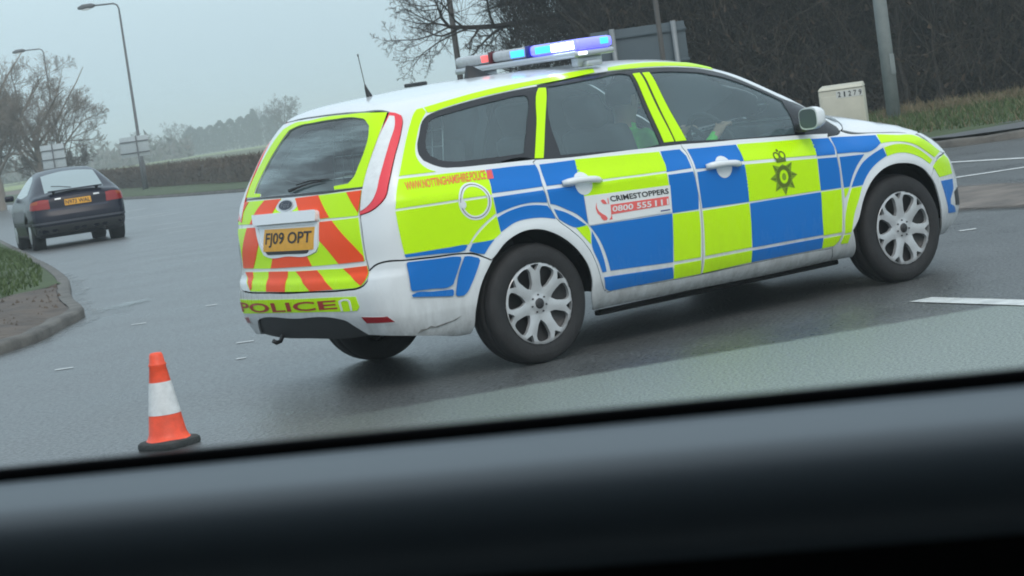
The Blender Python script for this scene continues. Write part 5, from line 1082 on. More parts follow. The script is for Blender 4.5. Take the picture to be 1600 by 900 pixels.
# ================================================================== the driver, seated behind the glass
def person():
    J = {'pelvis': (1.24, -.37, .63), 'belly': (1.22, -.37, .78), 'chest': (1.17, -.37, .97), 'neck': (1.165, -.37, 1.14), 'head0': (1.185, -.37, 1.20), 'head1': (1.20, -.37, 1.275), 'head2': (1.195, -.37, 1.345)}
    me = bpy.data.meshes.new('person'); V = []; E = []; Rd = []
    def v(p, r): V.append(p); Rd.append(r); return len(V)-1
    def ch(a, *pr):
        for p, r in pr:
            b = v(p, r); E.append((a, b)); a = b
        return a
    pel = v((1.24, -.37, .63), (.15, .15)); bel = ch(pel, ((1.22, -.37, .78), (.13, .155))); che = ch(bel, ((1.17, -.37, .97), (.125, .175)))
    nk = ch(che, ((1.16, -.37, 1.09), (.075, .09)), ((1.17, -.37, 1.15), (.055, .055)))
    ch(nk, ((1.185, -.37, 1.21), (.075, .068)), ((1.19, -.37, 1.275), (.098, .080)), ((1.185, -.37, 1.335), (.078, .066)))
    for s in (-1, 1):
        sh_ = ch(che, ((1.17, -.37+s*.17, 1.05), (.075, .075)))
        wr = ch(sh_, ((1.30, -.37+s*.23, .85), (.05, .05)), ((1.50, -.37+s*.20, .88), (.042, .042)), ((1.66, -.37+s*.165, 1.0), (.03, .03)), ((1.71, -.37+s*.165, 1.035), (.034, .02)))
        for k in range(4):
            o = (k-1.5)*.018
            ch(wr, ((1.745, -.37+s*(.165)+o, 1.06+.004*k), (.011, .011)), ((1.775, -.37+s*.16+o, 1.065), (.0095, .0095)), ((1.788, -.37+s*.15+o, 1.045), (.008, .008)))
        ch(wr, ((1.715, -.37+s*.135, 1.055), (.012, .012)), ((1.735, -.37+s*.118, 1.075), (.010, .010)))
        ch(pel, ((1.30, -.37+s*.1, .62), (.10, .10)), ((1.68, -.37+s*.14, .66), (.075, .075)), ((1.88, -.37+s*.12, .42), (.055, .055)), ((1.98, -.37+s*.12, .40), (.045, .045)))
    me.from_pydata(V, E, []); me.update(); o = bpy.data.objects.new('person', me); col.objects.link(o)
    sk = o.modifiers.new('skin', 'SKIN'); sk.use_smooth_shade = True
    for i, r in enumerate(Rd): me.skin_vertices[0].data[i].radius = r
    me.skin_vertices[0].data[0].use_root = True
    sb = o.modifiers.new('sub', 'SUBSURF'); sb.levels = 1; sb.render_levels = 1
    dg = bpy.context.evaluated_depsgraph_get(); m2 = bpy.data.meshes.new_from_object(o.evaluated_get(dg)); o.modifiers.clear(); o.data = m2; bpy.data.meshes.remove(me)
    for mm in (M['hivis'], M['skin'], M['hair'], M['seat_fabric']): m2.materials.append(mm)
    for p in m2.polygons:
        c = p.center; p.use_smooth = True
        p.material_index = 1 if (c.z > 1.135 and c.x < 1.4) or c.x > 1.655 and c.z > .9 else (3 if c.z < .70 or (c.x > 1.4 and c.z < .8) else 0)
    tag(o, 'driver in green hi vis jacket seated behind the steering wheel', 'person')
    hb = bmesh.new(); bmesh.ops.create_uvsphere(hb, u_segments=20, v_segments=14, radius=1)
    bmesh.ops.delete(hb, geom=[q for q in hb.verts if q.co.z < -.45 or (q.co.x > .35 and q.co.z < .45)], context='VERTS')
    hm = bpy.data.meshes.new('hair')
    for q in hb.verts: q.co = Vector((1.178+q.co.x*.106, -.37+q.co.y*.088, 1.295+q.co.z*.10))
    hb.to_mesh(hm); hb.free(); hm.materials.append(M['hair']); hm.polygons.foreach_set('use_smooth', [True]*len(hm.polygons)); h = bpy.data.objects.new('hair', hm); col.objects.link(h); h.parent = o; o.location.x = -.065
    fa = MB()
    fa.tube([(1.275, -.37, 1.285), (1.298, -.37, 1.262), (1.285, -.37, 1.252)], [.009, .014, .010], 8); fa.build('nose', M['skin'], o)
    for s in (-1, 1):
        ey = MB(); ey.lathe([(0, .012), (.010, .006), (.012, 0)], 10, (1.272, -.37+s*.032, 1.282), 'z'); ey.build('eye', M['ink_black'], o)
        er = MB(); er.box((1.185, -.37+s*.082, 1.27), (.035, .014, .06), bev=.006); er.build('ear', M['skin'], o)
    mo_ = MB(); mo_.box((1.272, -.37, 1.222), (.012, .05, .012), bev=.004); mo_.build('mouth', M['dark_red'], o)
person()

at = lambda x, y, dz=0: (x, y, float(G(y))+dz)
# ---- far left: bare trees by the road
bare_tree('bare_tree', 'bare tree with a tall rounded crown at the left edge of the photo', 11, at(36.9, 91.5), 8.2, width=.75, trunk_r=.20, nl=14, nsub=(10, 8, 6, 4), r_end=.007, quota=150000, bark='bark_hazed')
bare_tree('bare_tree', 'bare spreading tree reaching right behind the further lamp post', 23, at(39.3, 92.2), 7.2, width=1.15, trunk_r=.16, nl=14, nsub=(10, 8, 6, 4), r_end=.007, quota=150000, bark='bark_hazed')
bare_tree('bare_tree', 'low scrubby bare tree behind the back of the tall road sign', 31, at(45.5, 104), 3.9, width=1.3, trunk_r=.12, nl=9, fork=.15, nsub=(7, 6, 5, 4), r_end=.012)
# ---- hedge along the far road
def hedge(name, label, P, w_, h_, n, mt, seed):
    rg = np.random.default_rng(seed); P = np.array(P); L = np.linalg.norm(P[1]-P[0]); d = (P[1]-P[0])/L; nn = np.array((-d[1], d[0]))
    V = []; F = []
    m_ = int(L/.5)
    for i in range(m_+1):                          # woody core
        c = P[0]+d*L*i/m_; z = float(G(c[1])); hh = h_*(.86+.08*rg.random())
        for sx, zz in ((-.42, -.1), (-.45, hh*.7), (-.3, hh), (.3, hh), (.45, hh*.7), (.42, -.1)): V.append((*(c+nn*w_*sx*(1+.08*rg.standard_normal())), z+zz+.04*rg.standard_normal()))
    for i in range(m_):
        for k in range(5): F.append((6*i+k, 6*i+k+1, 6*i+7+k, 6*i+6+k))
    for i in range(n):
        u = rg.random(); c = P[0]+d*L*u+nn*w_*(rg.random()-.5); z = float(G(c[1]))+h_*rg.random()**.7*.95
        e = rg.standard_normal(3)*(.6, .6, .5)+(0, 0, .6); e /= np.linalg.norm(e); l = .12+.2*rg.random(); s = np.cross(e, rg.standard_normal(3)); s /= np.linalg.norm(s); s *= .010+.01*rg.random()
        p = np.array((*c, z)); b = len(V); V += [p-s, p+s, p+e*l+s*.3, p+e*l-s*.3]; F.append((b, b+1, b+2, b+3))
    return tag(mesh_obj(name, V, F, mt, smooth=False), label, 'hedge')
M['hedge'] = mat('brown clipped hedge', (.085, .062, .042), .9, var=.5, vscale=2.2)
hedge('clipped_hedge', 'low brown clipped hedge along the far kerb beside the road sign', [(50.5, 112), (29.5, 46)], 1.0, .98, 42000, M['hedge'], 4)
# ---- fields and far trees
vd = np.array((.42, .907)); vn = np.array((.907, -.42)); C2 = CAM[:2]
def band(name, d0, d1, s0, s1, mt, dz): sheet(name, [tuple(C2+vd*d0+vn*s0), tuple(C2+vd*d0+vn*s1), tuple(C2+vd*d1+vn*s1*1.3), tuple(C2+vd*d1+vn*s0*1.3)], mt, dz, 12, 16)
band('brown_field', 98, 205, -60, 120, M['plough'], -.03)
band('green_field', 208, 285, -120, 9, M['pasture'], -.02)
band('far_field', 330, 520, -160, 60, M['pasture'], -.01)
hx = np.linspace(-900, 1500, 60); hv = []; hf = []
for i, s in enumerate(hx):
    h = -4+1.2*sin(s*.004+1)+.6*sin(s*.013)
    for q, z in ((1000, -7), (1500, h), (2600, h+1)): p = C2+vd*q+vn*s; hv.append((*p, z))
for i in range(59):
    for k in range(2): hf.append((3*i+k, 3*i+3+k, 3*i+4+k, 3*i+1+k))
tag(mesh_obj('hills', hv, hf, M['land']), kind='structure')
M['conifer'] = mat('dark evergreen', (.030, .042, .026), .9, var=.4, vscale=.7)
def conifer(name, label, base, H, R, seed, group):
    rg = np.random.default_rng(seed); root = tag(empty(name, base), label, 'tree', group)
    t = MB(); t.tube([(0, 0, -.3), (0, 0, H*.8)], [.16, .04], 6); t.build('trunk', M['bark'], root)
    V = []; F = []
    for i in range(1500):
        z = rg.random()**.8; rr = R*(1-z**4)*(.55+.5*rg.random()) if z < .98 else .05; a = rg.random()*2*pi
        p = np.array((rr*cos(a), rr*sin(a), .12+z*H)); e = np.array((cos(a), sin(a), .5+rg.random()))+.5*rg.standard_normal(3); e /= np.linalg.norm(e); s = np.cross(e, rg.standard_normal(3)); s /= np.linalg.norm(s)
        l = .35+.3*rg.random(); b = len(V); V += [p-s*.14, p+s*.14, p+e*l]; F.append((b, b+1, b+2))
    mesh_obj('crown', V, F, M['conifer'], root, smooth=False); return root
def pos(px, D, dz=0):
    d = fw+R_*(px-800)/3764.7-U_*(240-450)/3764.7; d = d[:2]/np.linalg.norm(d[:2]); p = C2+d*D; return at(p[0], p[1], dz)
con = [(px_, 515+(i_ % 3)*8, h_*1.36, r_*2.0) for i_, (px_, h_, r_) in enumerate([(303, 4.3, 1.15), (318, 4.1, 1.1), (334, 4.2, 1.2), (350, 4.6, 1.1), (366, 4.7, 1.2), (383, 4.9, 1.1), (397, 4.9, 1.1), (404, 5.7, .6), (420, 4.5, 1.1), (436, 4.2, 1.1)])]
clab = ['leftmost', 'second from the left', 'third from the left', 'fourth from the left', 'fifth from the left', 'sixth from the left', 'broad one left of the tallest spire', 'tallest narrow spire', 'right hand neighbour of the tallest spire', 'rightmost']
for i, (px, D, H, R) in enumerate(con): conifer('evergreen_tree', clab[i]+' of the hazy evergreens in the far grove', pos(px, D), H, R, 40+i, 'evergreens of the far grove')
far = [('hazy round bare tree left of the far evergreen grove', 283, 340, 5.2, .9), ('small hazy bare tree just right of the nearer lamp post', 222, 320, 4.3, 1.0), ('hazy bare tree above the rear window corner of the police car', 452, 250, 4.9, .95), ('hazy bush like tree low in the field left of the grove', 262, 360, 3.6, 1.3), ('thin hazy tree between the grove and the police car', 428, 360, 6.0, .7)]
for i, (lb_, px, D, H, wd) in enumerate([(a_, b_, c_*1.6, d_*1.6, e_) for a_, b_, c_, d_, e_ in far]): bare_tree('far_bare_tree', lb_, 60+i, pos(px, D), H, width=wd, trunk_r=.2, nl=9, levels=3, nsub=(7, 6, 5), r_end=.02)
fh = MB(); rg = np.random.default_rng(3)
V = []; F = []
for i in range(5000):
    D = 440+35*rg.standard_normal(); px = rg.uniform(-60, 300); p = np.array(pos(px, D)); p[2] += abs(rg.standard_normal())*1.3
    e = rg.standard_normal(3); e[2] = abs(e[2])+.4; e /= np.linalg.norm(e); s = np.cross(e, rg.standard_normal(3)); s /= np.linalg.norm(s); b = len(V); V += [p-s*.4, p+s*.4, p+e*1.3]; F.append((b, b+1, b+2))
tag(mesh_obj('far_hedgerow', V, F, M['bark_grey'], smooth=False), kind='stuff')
# ---- lamp posts
M['galv'] = mat('grey galvanised steel', (.20, .22, .23), .5, metal=.3, var=.12, vscale=5)
M['galv_dark'] = mat('weathered dark steel', (.10, .105, .11), .6, metal=.2, var=.15, vscale=5)
def lamp_post(label, base, H, armdir, arml, r0=.075, cat='street lamp', group=None, mt='galv_dark'):
    root = tag(empty('street_lamp', base), label, cat, group); a = np.array((armdir[0], armdir[1])); a = a/np.linalg.norm(a)
    t = MB(); t.tube([(0, 0, -.2), (0, 0, 1.3), (0, 0, 1.35), (0, 0, H-.5)], [r0*1.25, r0*1.25, r0, r0*.6], 10); t.build('column', M[mt], root)
    b = MB(); b.tube([(0, 0, H-.55), (0, 0, H-.25), (a[0]*.06, a[1]*.06, H-.08), (a[0]*.2, a[1]*.2, H), (a[0]*arml, a[1]*arml, H+.03)], r0*.5, 8); b.build('arm', M[mt], root)
    h = MB(); h.tube([(a[0]*(arml-.05), a[1]*(arml-.05), H+.03), (a[0]*(arml+.1), a[1]*(arml+.1), H+.04), (a[0]*(arml+.5), a[1]*(arml+.5), H+.02), (a[0]*(arml+.72), a[1]*(arml+.72), H)], [.05, .11, .13, .05], 10)
    hd = h.build('lamp_head', M[mt], root)
    g = MB(); g.box((a[0]*(arml+.38), a[1]*(arml+.38), H-.085), (.34, .18, .07), rot=Matrix.Rotation(math.atan2(a[1], a[0]), 3, 'Z'), bev=.025); g.build('lamp_bowl', M['clear_lens'], hd)
    return root
left = -rt[:2]/np.linalg.norm(rt[:2])
lamp_post('taller looking street lamp on a grey column above the clipped hedge', at(40.6, 84.3), 8.25, left, 1.05)
lamp_post('smaller looking street lamp on a column in front of the bare trees', at(54.35, 122.4), 8.6, left, 1.1)
# ---- backs of road signs
M['sign_back'] = mat('bare aluminium sign back', (.42, .47, .49), .5, metal=.3, var=.08)
M['sign_back_dark'] = mat('dull blue grey sign back', (.062, .088, .105), .6, var=.12, vscale=2)
def sign_back(label, base, w_, z0, z1, rails, posts, yawv, mt='sign_back', frame=False, rail_mt='galv_dark', post_mt='galv_dark', pr=.03, seams=()):
    root = tag(empty('road_sign', base, math.atan2(yawv[1], yawv[0])), label, 'road sign')
    p = MB(); p.box((0, 0, (z0+z1)/2), (w_, .012, z1-z0), bev=.004); p.build('panel', M[mt], root, smooth=False)
    for z in rails:
        b = MB(); b.box((0, -.03, z), (w_*1.02, .03, .045), bev=.004); b.build('rail', M[rail_mt], root, smooth=False)
    for x in posts:
        b = MB(); b.tube([(x, -.075, -.3), (x, -.075, z1+.02)], pr, 10); b.build('post', M[post_mt], root)
    if frame:
        b = MB(); b.box((0, -.015, z1-.02), (w_, .03, .04)); b.build('rail', M[rail_mt], root, smooth=False)
    return root
rv = rt[:2]
p_ = pos(83, 108); sign_back('back of a pale square road sign on one post before the bare trees', p_, 1.02, 1.25, 2.6, (1.55, 1.95, 2.35), (0,), rv)
p_ = pos(212, 104); sign_back('back of a pale road sign with two dark rails beside the taller looking lamp', p_, 1.22, 1.55, 2.42, (1.72, 2.2), (.12,), rv)
p_ = pos(1022, 39.5); s_ = sign_back('back of a large blue grey road sign on two posts behind the car roof', (p_[0], p_[1], 0), 1.55, .60, 2.05, (1.42, 1.92), (-.43, .58), rv*1+np.array((.10, .02)), 'sign_back_dark', pr=.045, rail_mt='sign_back_dark', post_mt='galv')
# ---- poles on the right
def pole(label, base, H, r0, r1, mt, name='pole', cat='pole'):
    root = tag(empty(name, base), label, cat)
    t = MB(); t.tube([(0, 0, -.2), (0, 0, 1.6), (0, 0, H)], [r0, r0*.97, r1], 14); t.build('column', M[mt], root)
    t = MB(); t.tube([(0, 0, H), (.15, -.1, H+.25), (.9, -.6, H+.35)], r1*.7, 8); t.build('arm', M[mt], root)
    t = MB(); t.tube([(.85, -.57, H+.35), (1.0, -.67, H+.36), (1.4, -.93, H+.33)], [.05, .12, .05], 8); t.build('lamp_head', M[mt], root)
    d = MB(); d.box((0, -r0*.98, .9), (.10, .02, .32), bev=.006); d.build('access_door', M[mt], root)
    return root
M['pole_grey'] = mat('weathered grey column', (.20, .225, .225), .65, var=.2, vscale=4)
M['pole_dark'] = mat('dark weathered column', (.085, .08, .075), .7, var=.2, vscale=4)
pole('thick grey column standing on the grass right of the cream cabinet', (19.70, 16.56, float(G(16.6))+.05), 7.6, .112, .085, 'pole_grey')
p_ = pos(736, 48); pole('dark column rising behind the far end of the light bar', p_, 8, .062, .05, 'pole_dark')
p_ = pos(1056, 36); pole('thin dark column in front of the large road sign back', (p_[0], p_[1], float(G(p_[1]))), 7, .040, .032, 'pole_dark')
# ---- cabinet
cb = tag(empty('roadside_cabinet', (14.02, 11.62, .10), math.atan2(rv[1], rv[0])+RAD(-14)), 'cream roadside cabinet with a number plate standing beyond the bonnet', 'cabinet')
M['cream'] = mat('cream painted steel', (.50, .485, .40), .5, var=.1, vscale=5)
b = MB(); b.box((0, 0, .34), (.565, .34, .70), bev=.022); b.build('housing', M['cream'], cb)
b = MB(); b.add([(-.285, -.18, .69), (.285, -.18, .69), (.285, .18, .69), (-.285, .18, .69), (-.26, -.15, .725), (.26, -.15, .725), (.27, .16, .745), (-.25, .16, .745)], [(0, 1, 5, 4), (1, 2, 6, 5), (2, 3, 7, 6), (3, 0, 4, 7), (4, 5, 6, 7), (3, 2, 1, 0)]); autosmooth(b.build('lid', M['cream'], cb), 20)
b = MB(); b.box((0, -.171, .32), (.50, .012, .58), bev=.008); dr = b.build('door', M['cream'], cb)
np_ = mesh_obj('number_label', [(-.06, -.179, .575), (.275, -.179, .575), (.275, -.179, .665), (-.06, -.179, .665)], [(0, 1, 2, 3)], mat('off white label', (.55, .56, .53), .5), cb, smooth=False)
for i, ch_ in enumerate('21279'):
    v, f = text_tris(ch_, .02); lo, hi = v.min(0), v.max(0); v = (v-lo)/(hi-lo); wd_ = .036 if ch_ != '1' else .018
    mesh_obj('digit', [(-.038+i*.066+(.04-wd_)/2+q[0]*wd_, -.181, .587+q[1]*.066) for q in v], f, M['ink_black'], np_, smooth=False)
# ---- wood on the right
def thicket(name, n, reg, seed, mt, lmin=.25, lmax=.8, wd=.008, zmax=4., zpow=1.):
    rg = np.random.default_rng(seed); px0, px1, D0, D1 = reg
    px = rg.uniform(px0, px1, n); D = rg.uniform(D0, D1, n); a = np.array([pos(q, 1)[:2] for q in (px0, px1)])-C2
    u = (px-px0)/(px1-px0); d = a[0]*(1-u)[:, None]+a[1]*u[:, None]; d /= np.linalg.norm(d, axis=1, keepdims=True); P = C2+d*D[:, None]
    z = G(P[:, 1])+zmax*rg.random(n)**zpow
    P = np.column_stack([P, z]); e = rg.standard_normal((n, 3))*(.5, .5, .45)+(0, 0, .55); e /= np.linalg.norm(e, axis=1, keepdims=True); l = rg.uniform(lmin, lmax, n)[:, None]
    s = np.cross(e, rg.standard_normal((n, 3))); s /= np.linalg.norm(s, axis=1, keepdims=True); s *= (wd*(.5+rg.random(n)))[:, None]
    mid = P+e*l*.5+rg.standard_normal((n, 3))*.05*l
    V = np.stack([P-s, P+s, mid-s*.8, mid+s*.8, P+e*l-s*.3, P+e*l+s*.3], 1).reshape(-1, 3)
    b = np.arange(n)[:, None]*6; F = np.concatenate([b+np.array((0, 1, 3, 2)), b+np.array((2, 3, 5, 4))], 1).reshape(-1, 4)
    return tag(mesh_obj(name, V, F, mt, smooth=False), kind='stuff')
M['bramble'] = mat('dark bramble twigs', (.030, .026, .021), .9, var=.5, vscale=1.3)
M['ivy'] = mat('dark ivy leaves', (.018, .024, .013), .6, var=.4, vscale=1.1)
M['brown_leaf'] = mat('brown dead leaves', (.055, .036, .022), .85, var=.5, vscale=1.2)
thicket('wood_undergrowth', 110000, (925, 1900, 43, 51), 5, M['bramble'], zmax=4.6)
thicket('ivy_undergrowth', 14000, (960, 1900, 44, 51), 6, M['ivy'], .06, .16, .05, zmax=4.6)
thicket('dead_leaf_undergrowth', 2200, (940, 1900, 42, 46), 8, M['brown_leaf'], .05, .14, .028, zmax=3.2, zpow=1.4)
wlab = ['left of the big road sign back', 'behind the left post of the big road sign back', 'behind the middle of the big road sign back', 'behind the right post of the big road sign back', 'just right of the big road sign back', 'above the front door window', 'above the windscreen pillar', 'well left of the cream cabinet', 'just left of the cream cabinet', 'behind the cream cabinet', 'between cabinet and thick grey column', 'just right of the thick grey column', 'second right of the thick grey column', 'third right of the thick grey column', 'at the right edge of the photo', 'beyond the right edge of the photo', 'farthest beyond the right edge']
M['stem'] = mat('grey brown stems', (.075, .062, .048), .85, var=.5, vscale=.9)
thicket('bramble_stems', 5200, (925, 1900, 42.2, 47), 9, M['stem'], .7, 2.0, .0045, zmax=3.6)
thicket('arching_twigs', 16000, (925, 1900, 42.2, 46), 10, M['stem'], .2, .7, .0032, zmax=4.0)
for i in range(17):
    px = 965+i*43.5+rng.uniform(-18, 18); D = rng.uniform(42.5, 48)
    bare_tree('woodland_tree', 'dark bare tree in the wood, '+wlab[i], 100+i, pos(px, D), rng.uniform(6, 9), width=.5, trunk_r=rng.uniform(.03, .065), nl=10, fork=.22, group='bare trees of the wood', bark='bark_dark', levels=3, nsub=(8, 7, 6), r_end=.004)
# the big spreading tree whose limbs hang over the light bar
bt_ = tag(empty('spreading_tree', (0, 0, 0)), 'large bare tree with a long level limb reaching left above the light bar', 'tree')
def ppx(px, py, D):
    d = fw+R_*(px-800)/3764.7-U_*(py-450)/3764.7; return CAM+d*D/np.linalg.norm(d[:2])
tb = ppx(915, 60, 47); 
t = MB(); t.tube([(tb[0], tb[1], float(G(tb[1]))-.2), (tb[0], tb[1], 1.2), tuple(ppx(912, 30, 47)), tuple(ppx(905, -120, 47)), tuple(ppx(915, -330, 47))], [.26, .21, .17, .13, .07], 10); t.build('trunk', M['bark'], bt_)
lim = [([ppx(910, 22, 47), ppx(860, 30, 46.6), ppx(815, 36, 46.3), ppx(775, 41, 46), ppx(735, 43, 45.7), ppx(702, 42, 45.5), ppx(690, 28, 45.4), ppx(683, 8, 45.2), ppx(672, -12, 45)], np.linspace(.075, .012, 9)),
       ([ppx(735, 43, 45.7), ppx(712, 52, 45.4), ppx(685, 66, 45.2), ppx(660, 84, 45), ppx(645, 104, 44.8)], np.linspace(.022, .006, 5)),
       ([ppx(702, 42, 45.5), ppx(678, 54, 45.3), ppx(652, 62, 45.2), ppx(622, 63, 45), ppx(598, 64, 44.9)], np.linspace(.018, .005, 5)),
       ([ppx(702, 42, 45.5), ppx(680, 36, 45.4), ppx(655, 26, 45.3), ppx(630, 12, 45.2), ppx(622, -6, 45.1)], np.linspace(.018, .005, 5)),
       ([ppx(790, 39, 46.1), ppx(778, 55, 46), ppx(764, 70, 45.9), ppx(748, 71, 45.8), ppx(740, 80, 45.7)], np.linspace(.016, .006, 5)),
       ([ppx(905, -20, 47), ppx(860, -15, 46.7), ppx(815, -4, 46.4), ppx(780, 8, 46.2), ppx(755, 18, 46)], np.linspace(.06, .01, 5)),
       ([ppx(905, -60, 47), ppx(830, -70, 46), ppx(760, -60, 45), ppx(690, -40, 44.6), ppx(650, -12, 44.4)], np.linspace(.07, .01, 5)),
       ([ppx(905, -100, 47), ppx(960, -140, 46), ppx(1010, -200, 45)], np.linspace(.08, .02, 3)), ([ppx(910, -150, 47), ppx(870, -230, 47.5), ppx(820, -330, 48)], np.linspace(.08, .02, 3)),
       ([ppx(915, -330, 47), ppx(920, -420, 47), ppx(900, -520, 47)], np.linspace(.07, .02, 3)),
       ([ppx(900, 40, 47), ppx(870, 60, 46.8), ppx(850, 85, 46.6)], np.linspace(.03, .008, 3)), ([ppx(905, 15, 47), ppx(870, 0, 47.5), ppx(835, -18, 48)], np.linspace(.05, .012, 3))]
v, f = twig_mesh('crown', 77, lim, 3, (12, 8, 6), .003, droop=.05, spread=.95, lenf=.42, upw=.02, wob=.22)
mesh_obj('crown', v, f, M['bark'], bt_)
thicket('hanging_twigs', 9000, (815, 935, 44, 50), 12, M['bark_dark'], .3, .8, .006, zmax=4.2)
# weeds and grass on the right verge
thicket('dead_grass', 5200, (1380, 1800, 38.5, 41.5), 14, M['dead_grass'], .06, .26, .007, zmax=.12)
def blades(name, n, poly, seed, mt, h0, h1, wd, dz):
    rg = np.random.default_rng(seed); poly = np.array(poly); lo, hi = poly.min(0), poly.max(0); P = lo+(hi-lo)*rg.random((n*2, 2)); P = P[inside(P, poly)][:n]; k = len(P)
    z = G(P[:, 1])+dz; a = rg.random(k)*2*pi; h = rg.uniform(h0, h1, k); s = np.stack([np.cos(a), np.sin(a), 0*a], 1)*wd; t = np.stack([rg.standard_normal(k)*.4*h, rg.standard_normal(k)*.4*h, h], 1); P = np.column_stack([P, z])
    V = np.stack([P-s, P+s, P+t], 1).reshape(-1, 3); return tag(mesh_obj(name, V, np.arange(3*k).reshape(-1, 3), mt, smooth=False), kind='stuff')
blades('verge_grass', 26000, [(14.2, 11.2), (15.2, 9.3), (17.3, 7.6), (20, 5.6), (28, 8), (26, 21), (18, 20)], 15, M['blade'], .03, .11, .012, .10)
blades('near_verge_grass', 60000, [(1.4, 10.1), (2.8, 11.6), (4.4, 15.1), (9, 26.4), (15, 42), (8, 42), (0, 25), (-2, 12), (-3.2, 7.2), (-.9, 8.5), (.4, 9.3)], 16, M['blade'], .03, .075, .012, .085)
blades('verge_weeds', 4200, [(14.2, 11.2), (15.2, 9.3), (17.3, 7.6), (20, 5.6), (28, 8), (26, 21), (18, 20)], 17, M['dead_grass'], .03, .15, .010, .10)
# ---- traffic cone
cn = tag(empty('traffic_cone', at(-2.18, -.81)), 'orange traffic cone with a white sleeve and black base on the wet road', 'traffic cone')
M['cone_orange'] = mat('orange cone plastic', (.86, .085, .03), .45, var=.3, vscale=9); M['sleeve'] = mat('white reflective sleeve', (.64, .66, .66), .4, var=.22, vscale=16)
M['cone_base'] = mat('recycled black base', (.035, .04, .04), .75, var=.4, vscale=18, bump=.4)
R0 = lambda z: .095-.155*(z-.07)*.45/.43*1.0 if False else float(np.interp(z, [.06, .47], [.092, .033]))
def frus(zs, name, mt, d=0.): q = MB(); q.lathe([(R0(z)+d, z) for z in zs], 36); return q.build(name, mt, cn)
b = MB(); b.lathe([(.112, .040), (.100, .046), (R0(.085), .075), (R0(.17), .17), (R0(.33), .33), (R0(.425), .425), (R0(.43)+.004, .432), (R0(.44)+.003, .44), (R0(.445), .447), (R0(.485)-.001, .485), (.026, .497), (.0, .50)], 36); b.build('cone_body', M['cone_orange'], cn)
frus((.175, .20, .25, .30, .345), 'sleeve', M['sleeve'], .0018)
bm = bmesh.new(); n8 = 8
q = MB(); prof = [(.128, 0), (.132, .012), (.129, .032), (.118, .041), (.09, .044)]
vs_ = []; 
for r, z in prof:
    for k in range(32):
        a = 2*pi*k/32; e = .45; vs_.append((r*.93*math.copysign(abs(cos(a))**e, cos(a)), r*.93*math.copysign(abs(sin(a))**e, sin(a)), z))
bm.free()
q.add(vs_, [(i*32+k, i*32+(k+1) % 32, (i+1)*32+(k+1) % 32, (i+1)*32+k) for i in range(4) for k in range(32)]); o = q.build('base', M['cone_base'], cn); autosmooth(o, 40); o.rotation_euler.z = RAD(20); cn.scale = (1, 1, .895)

# clods and litter on the muddy verge
rg = np.random.default_rng(21); V = []; F = []; pl_ = np.array([(3.0, 11.4), (2.2, 9.8), (1.62, 8.5), (.9, 7.3), (.2, 6.45), (-.4, 5.95), (-3, 3.8), (-8, .7), (-8, 3.6), (-3, 7.0), (-.8, 8.3), (.4, 9.2), (1.2, 10)])
lo, hi = pl_.min(0), pl_.max(0); Q = lo+(hi-lo)*rg.random((5200, 2)); Q = Q[inside(Q, pl_)]
for x, y in Q:
    r = .007+.022*rg.random()**3; b = len(V); a0 = rg.random()*6.28
    for k in range(4): V.append((x+r*cos(a0+k*1.57)*(.7+.6*rg.random()), y+r*sin(a0+k*1.57)*(.7+.6*rg.random()), float(G(y))+.085))
    V.append((x, y, float(G(y))+.095+r*.9)); F += [(b+k, b+(k+1) % 4, b+4) for k in range(4)]
tag(mesh_obj('mud_clods', V, F, M['mud'], smooth=False), kind='stuff')

# ================================================================== the dark hatchback driving away
class Hatch(Body):
    def __init__(s):
        Body.__init__(s)
        s.S = ([.15, .22, .30, .40, .55, .70, .80, .88, .95, 1.0, 1.1, 1.25, 1.4], [.76, .80, .835, .85, .868, .868, .855, .835, .80, .765, .70, .60, .50])
        s.Bx = ([-1, 4], [0, 0]); s.P = ([-.95, -.7, -.3, .5, 2.4, 3.0, 3.4, 3.6], [.09, .05, .02, 0, 0, .05, .13, .22]); s.PG = ([-.9, -.3, .3, 1, 3.5], [.10, .05, .01, 0, 0])
        s.T = ([-1.0, -.85, -.6, -.3, 0, .35, .7, 1.1, 1.5, 1.9, 2.3, 2.6, 3.0, 3.4, 3.6], [.93, .955, .99, 1.11, 1.235, 1.345, 1.395, 1.41, 1.38, 1.22, 1.04, .95, .90, .80, .66])
        s.Cr = ([-1, 0, 1.2, 2.6, 3.5], [.03, .06, .05, .04, .05])
        s.R = ([.18, .26, .36, .5, .60, .63, .75, .88, .95], [-.72, -.84, -.91, -.93, -.92, -.88, -.86, -.84, -.80]); s.Rc = ([.3, .6, .9, 1.4], [.10, .12, .12, .12])
        s.F = ([.18, .3, .45, .6, .75, .9], [3.48, 3.56, 3.60, 3.58, 3.52, 3.4]); s.k = dict(st=.10, sr=.14, sf=.2, tr=.05, tf=.12, b=.08); s.build()
HB = Hatch(); MX, MY = 11.33, 28.93
hc = tag(empty('hatchback_car', (0, 0, 0)), 'dark navy hatchback car driving away on the left lane', 'car')
M['navy_paint'] = mat('dark navy paint', (.005, .006, .018), .26, spec=.3)
M['hatch_glass'] = mat('sky toned car glass', (.26, .33, .34), .10, spec=1.0)  # pale base colour stands in for sky reflected in the panes
def keep2(c):
    k = np.ones(len(c), bool)
    for x in (0, 2.70): k &= ~((np.hypot(c[:, 0]-x, c[:, 2]-.29) < .34) & (np.abs(c[:, 1]) > .6))
    return k
shrink('body', HB, (-1, -.9, .15), (3.7, .9, 1.45), (110, 36, 36), M['navy_paint'], hc, keep=keep2)
s2 = lambda name, *a, **k: skin(name, HB, *a, **k)
s2('rear_window', 'Z', [(-.52, -.52), (.26, -.47), (.31, 0), (.26, .47), (-.52, .52), (-.56, 0)], M['hatch_glass'], hc, off=.004, thick=.004, step=.06)
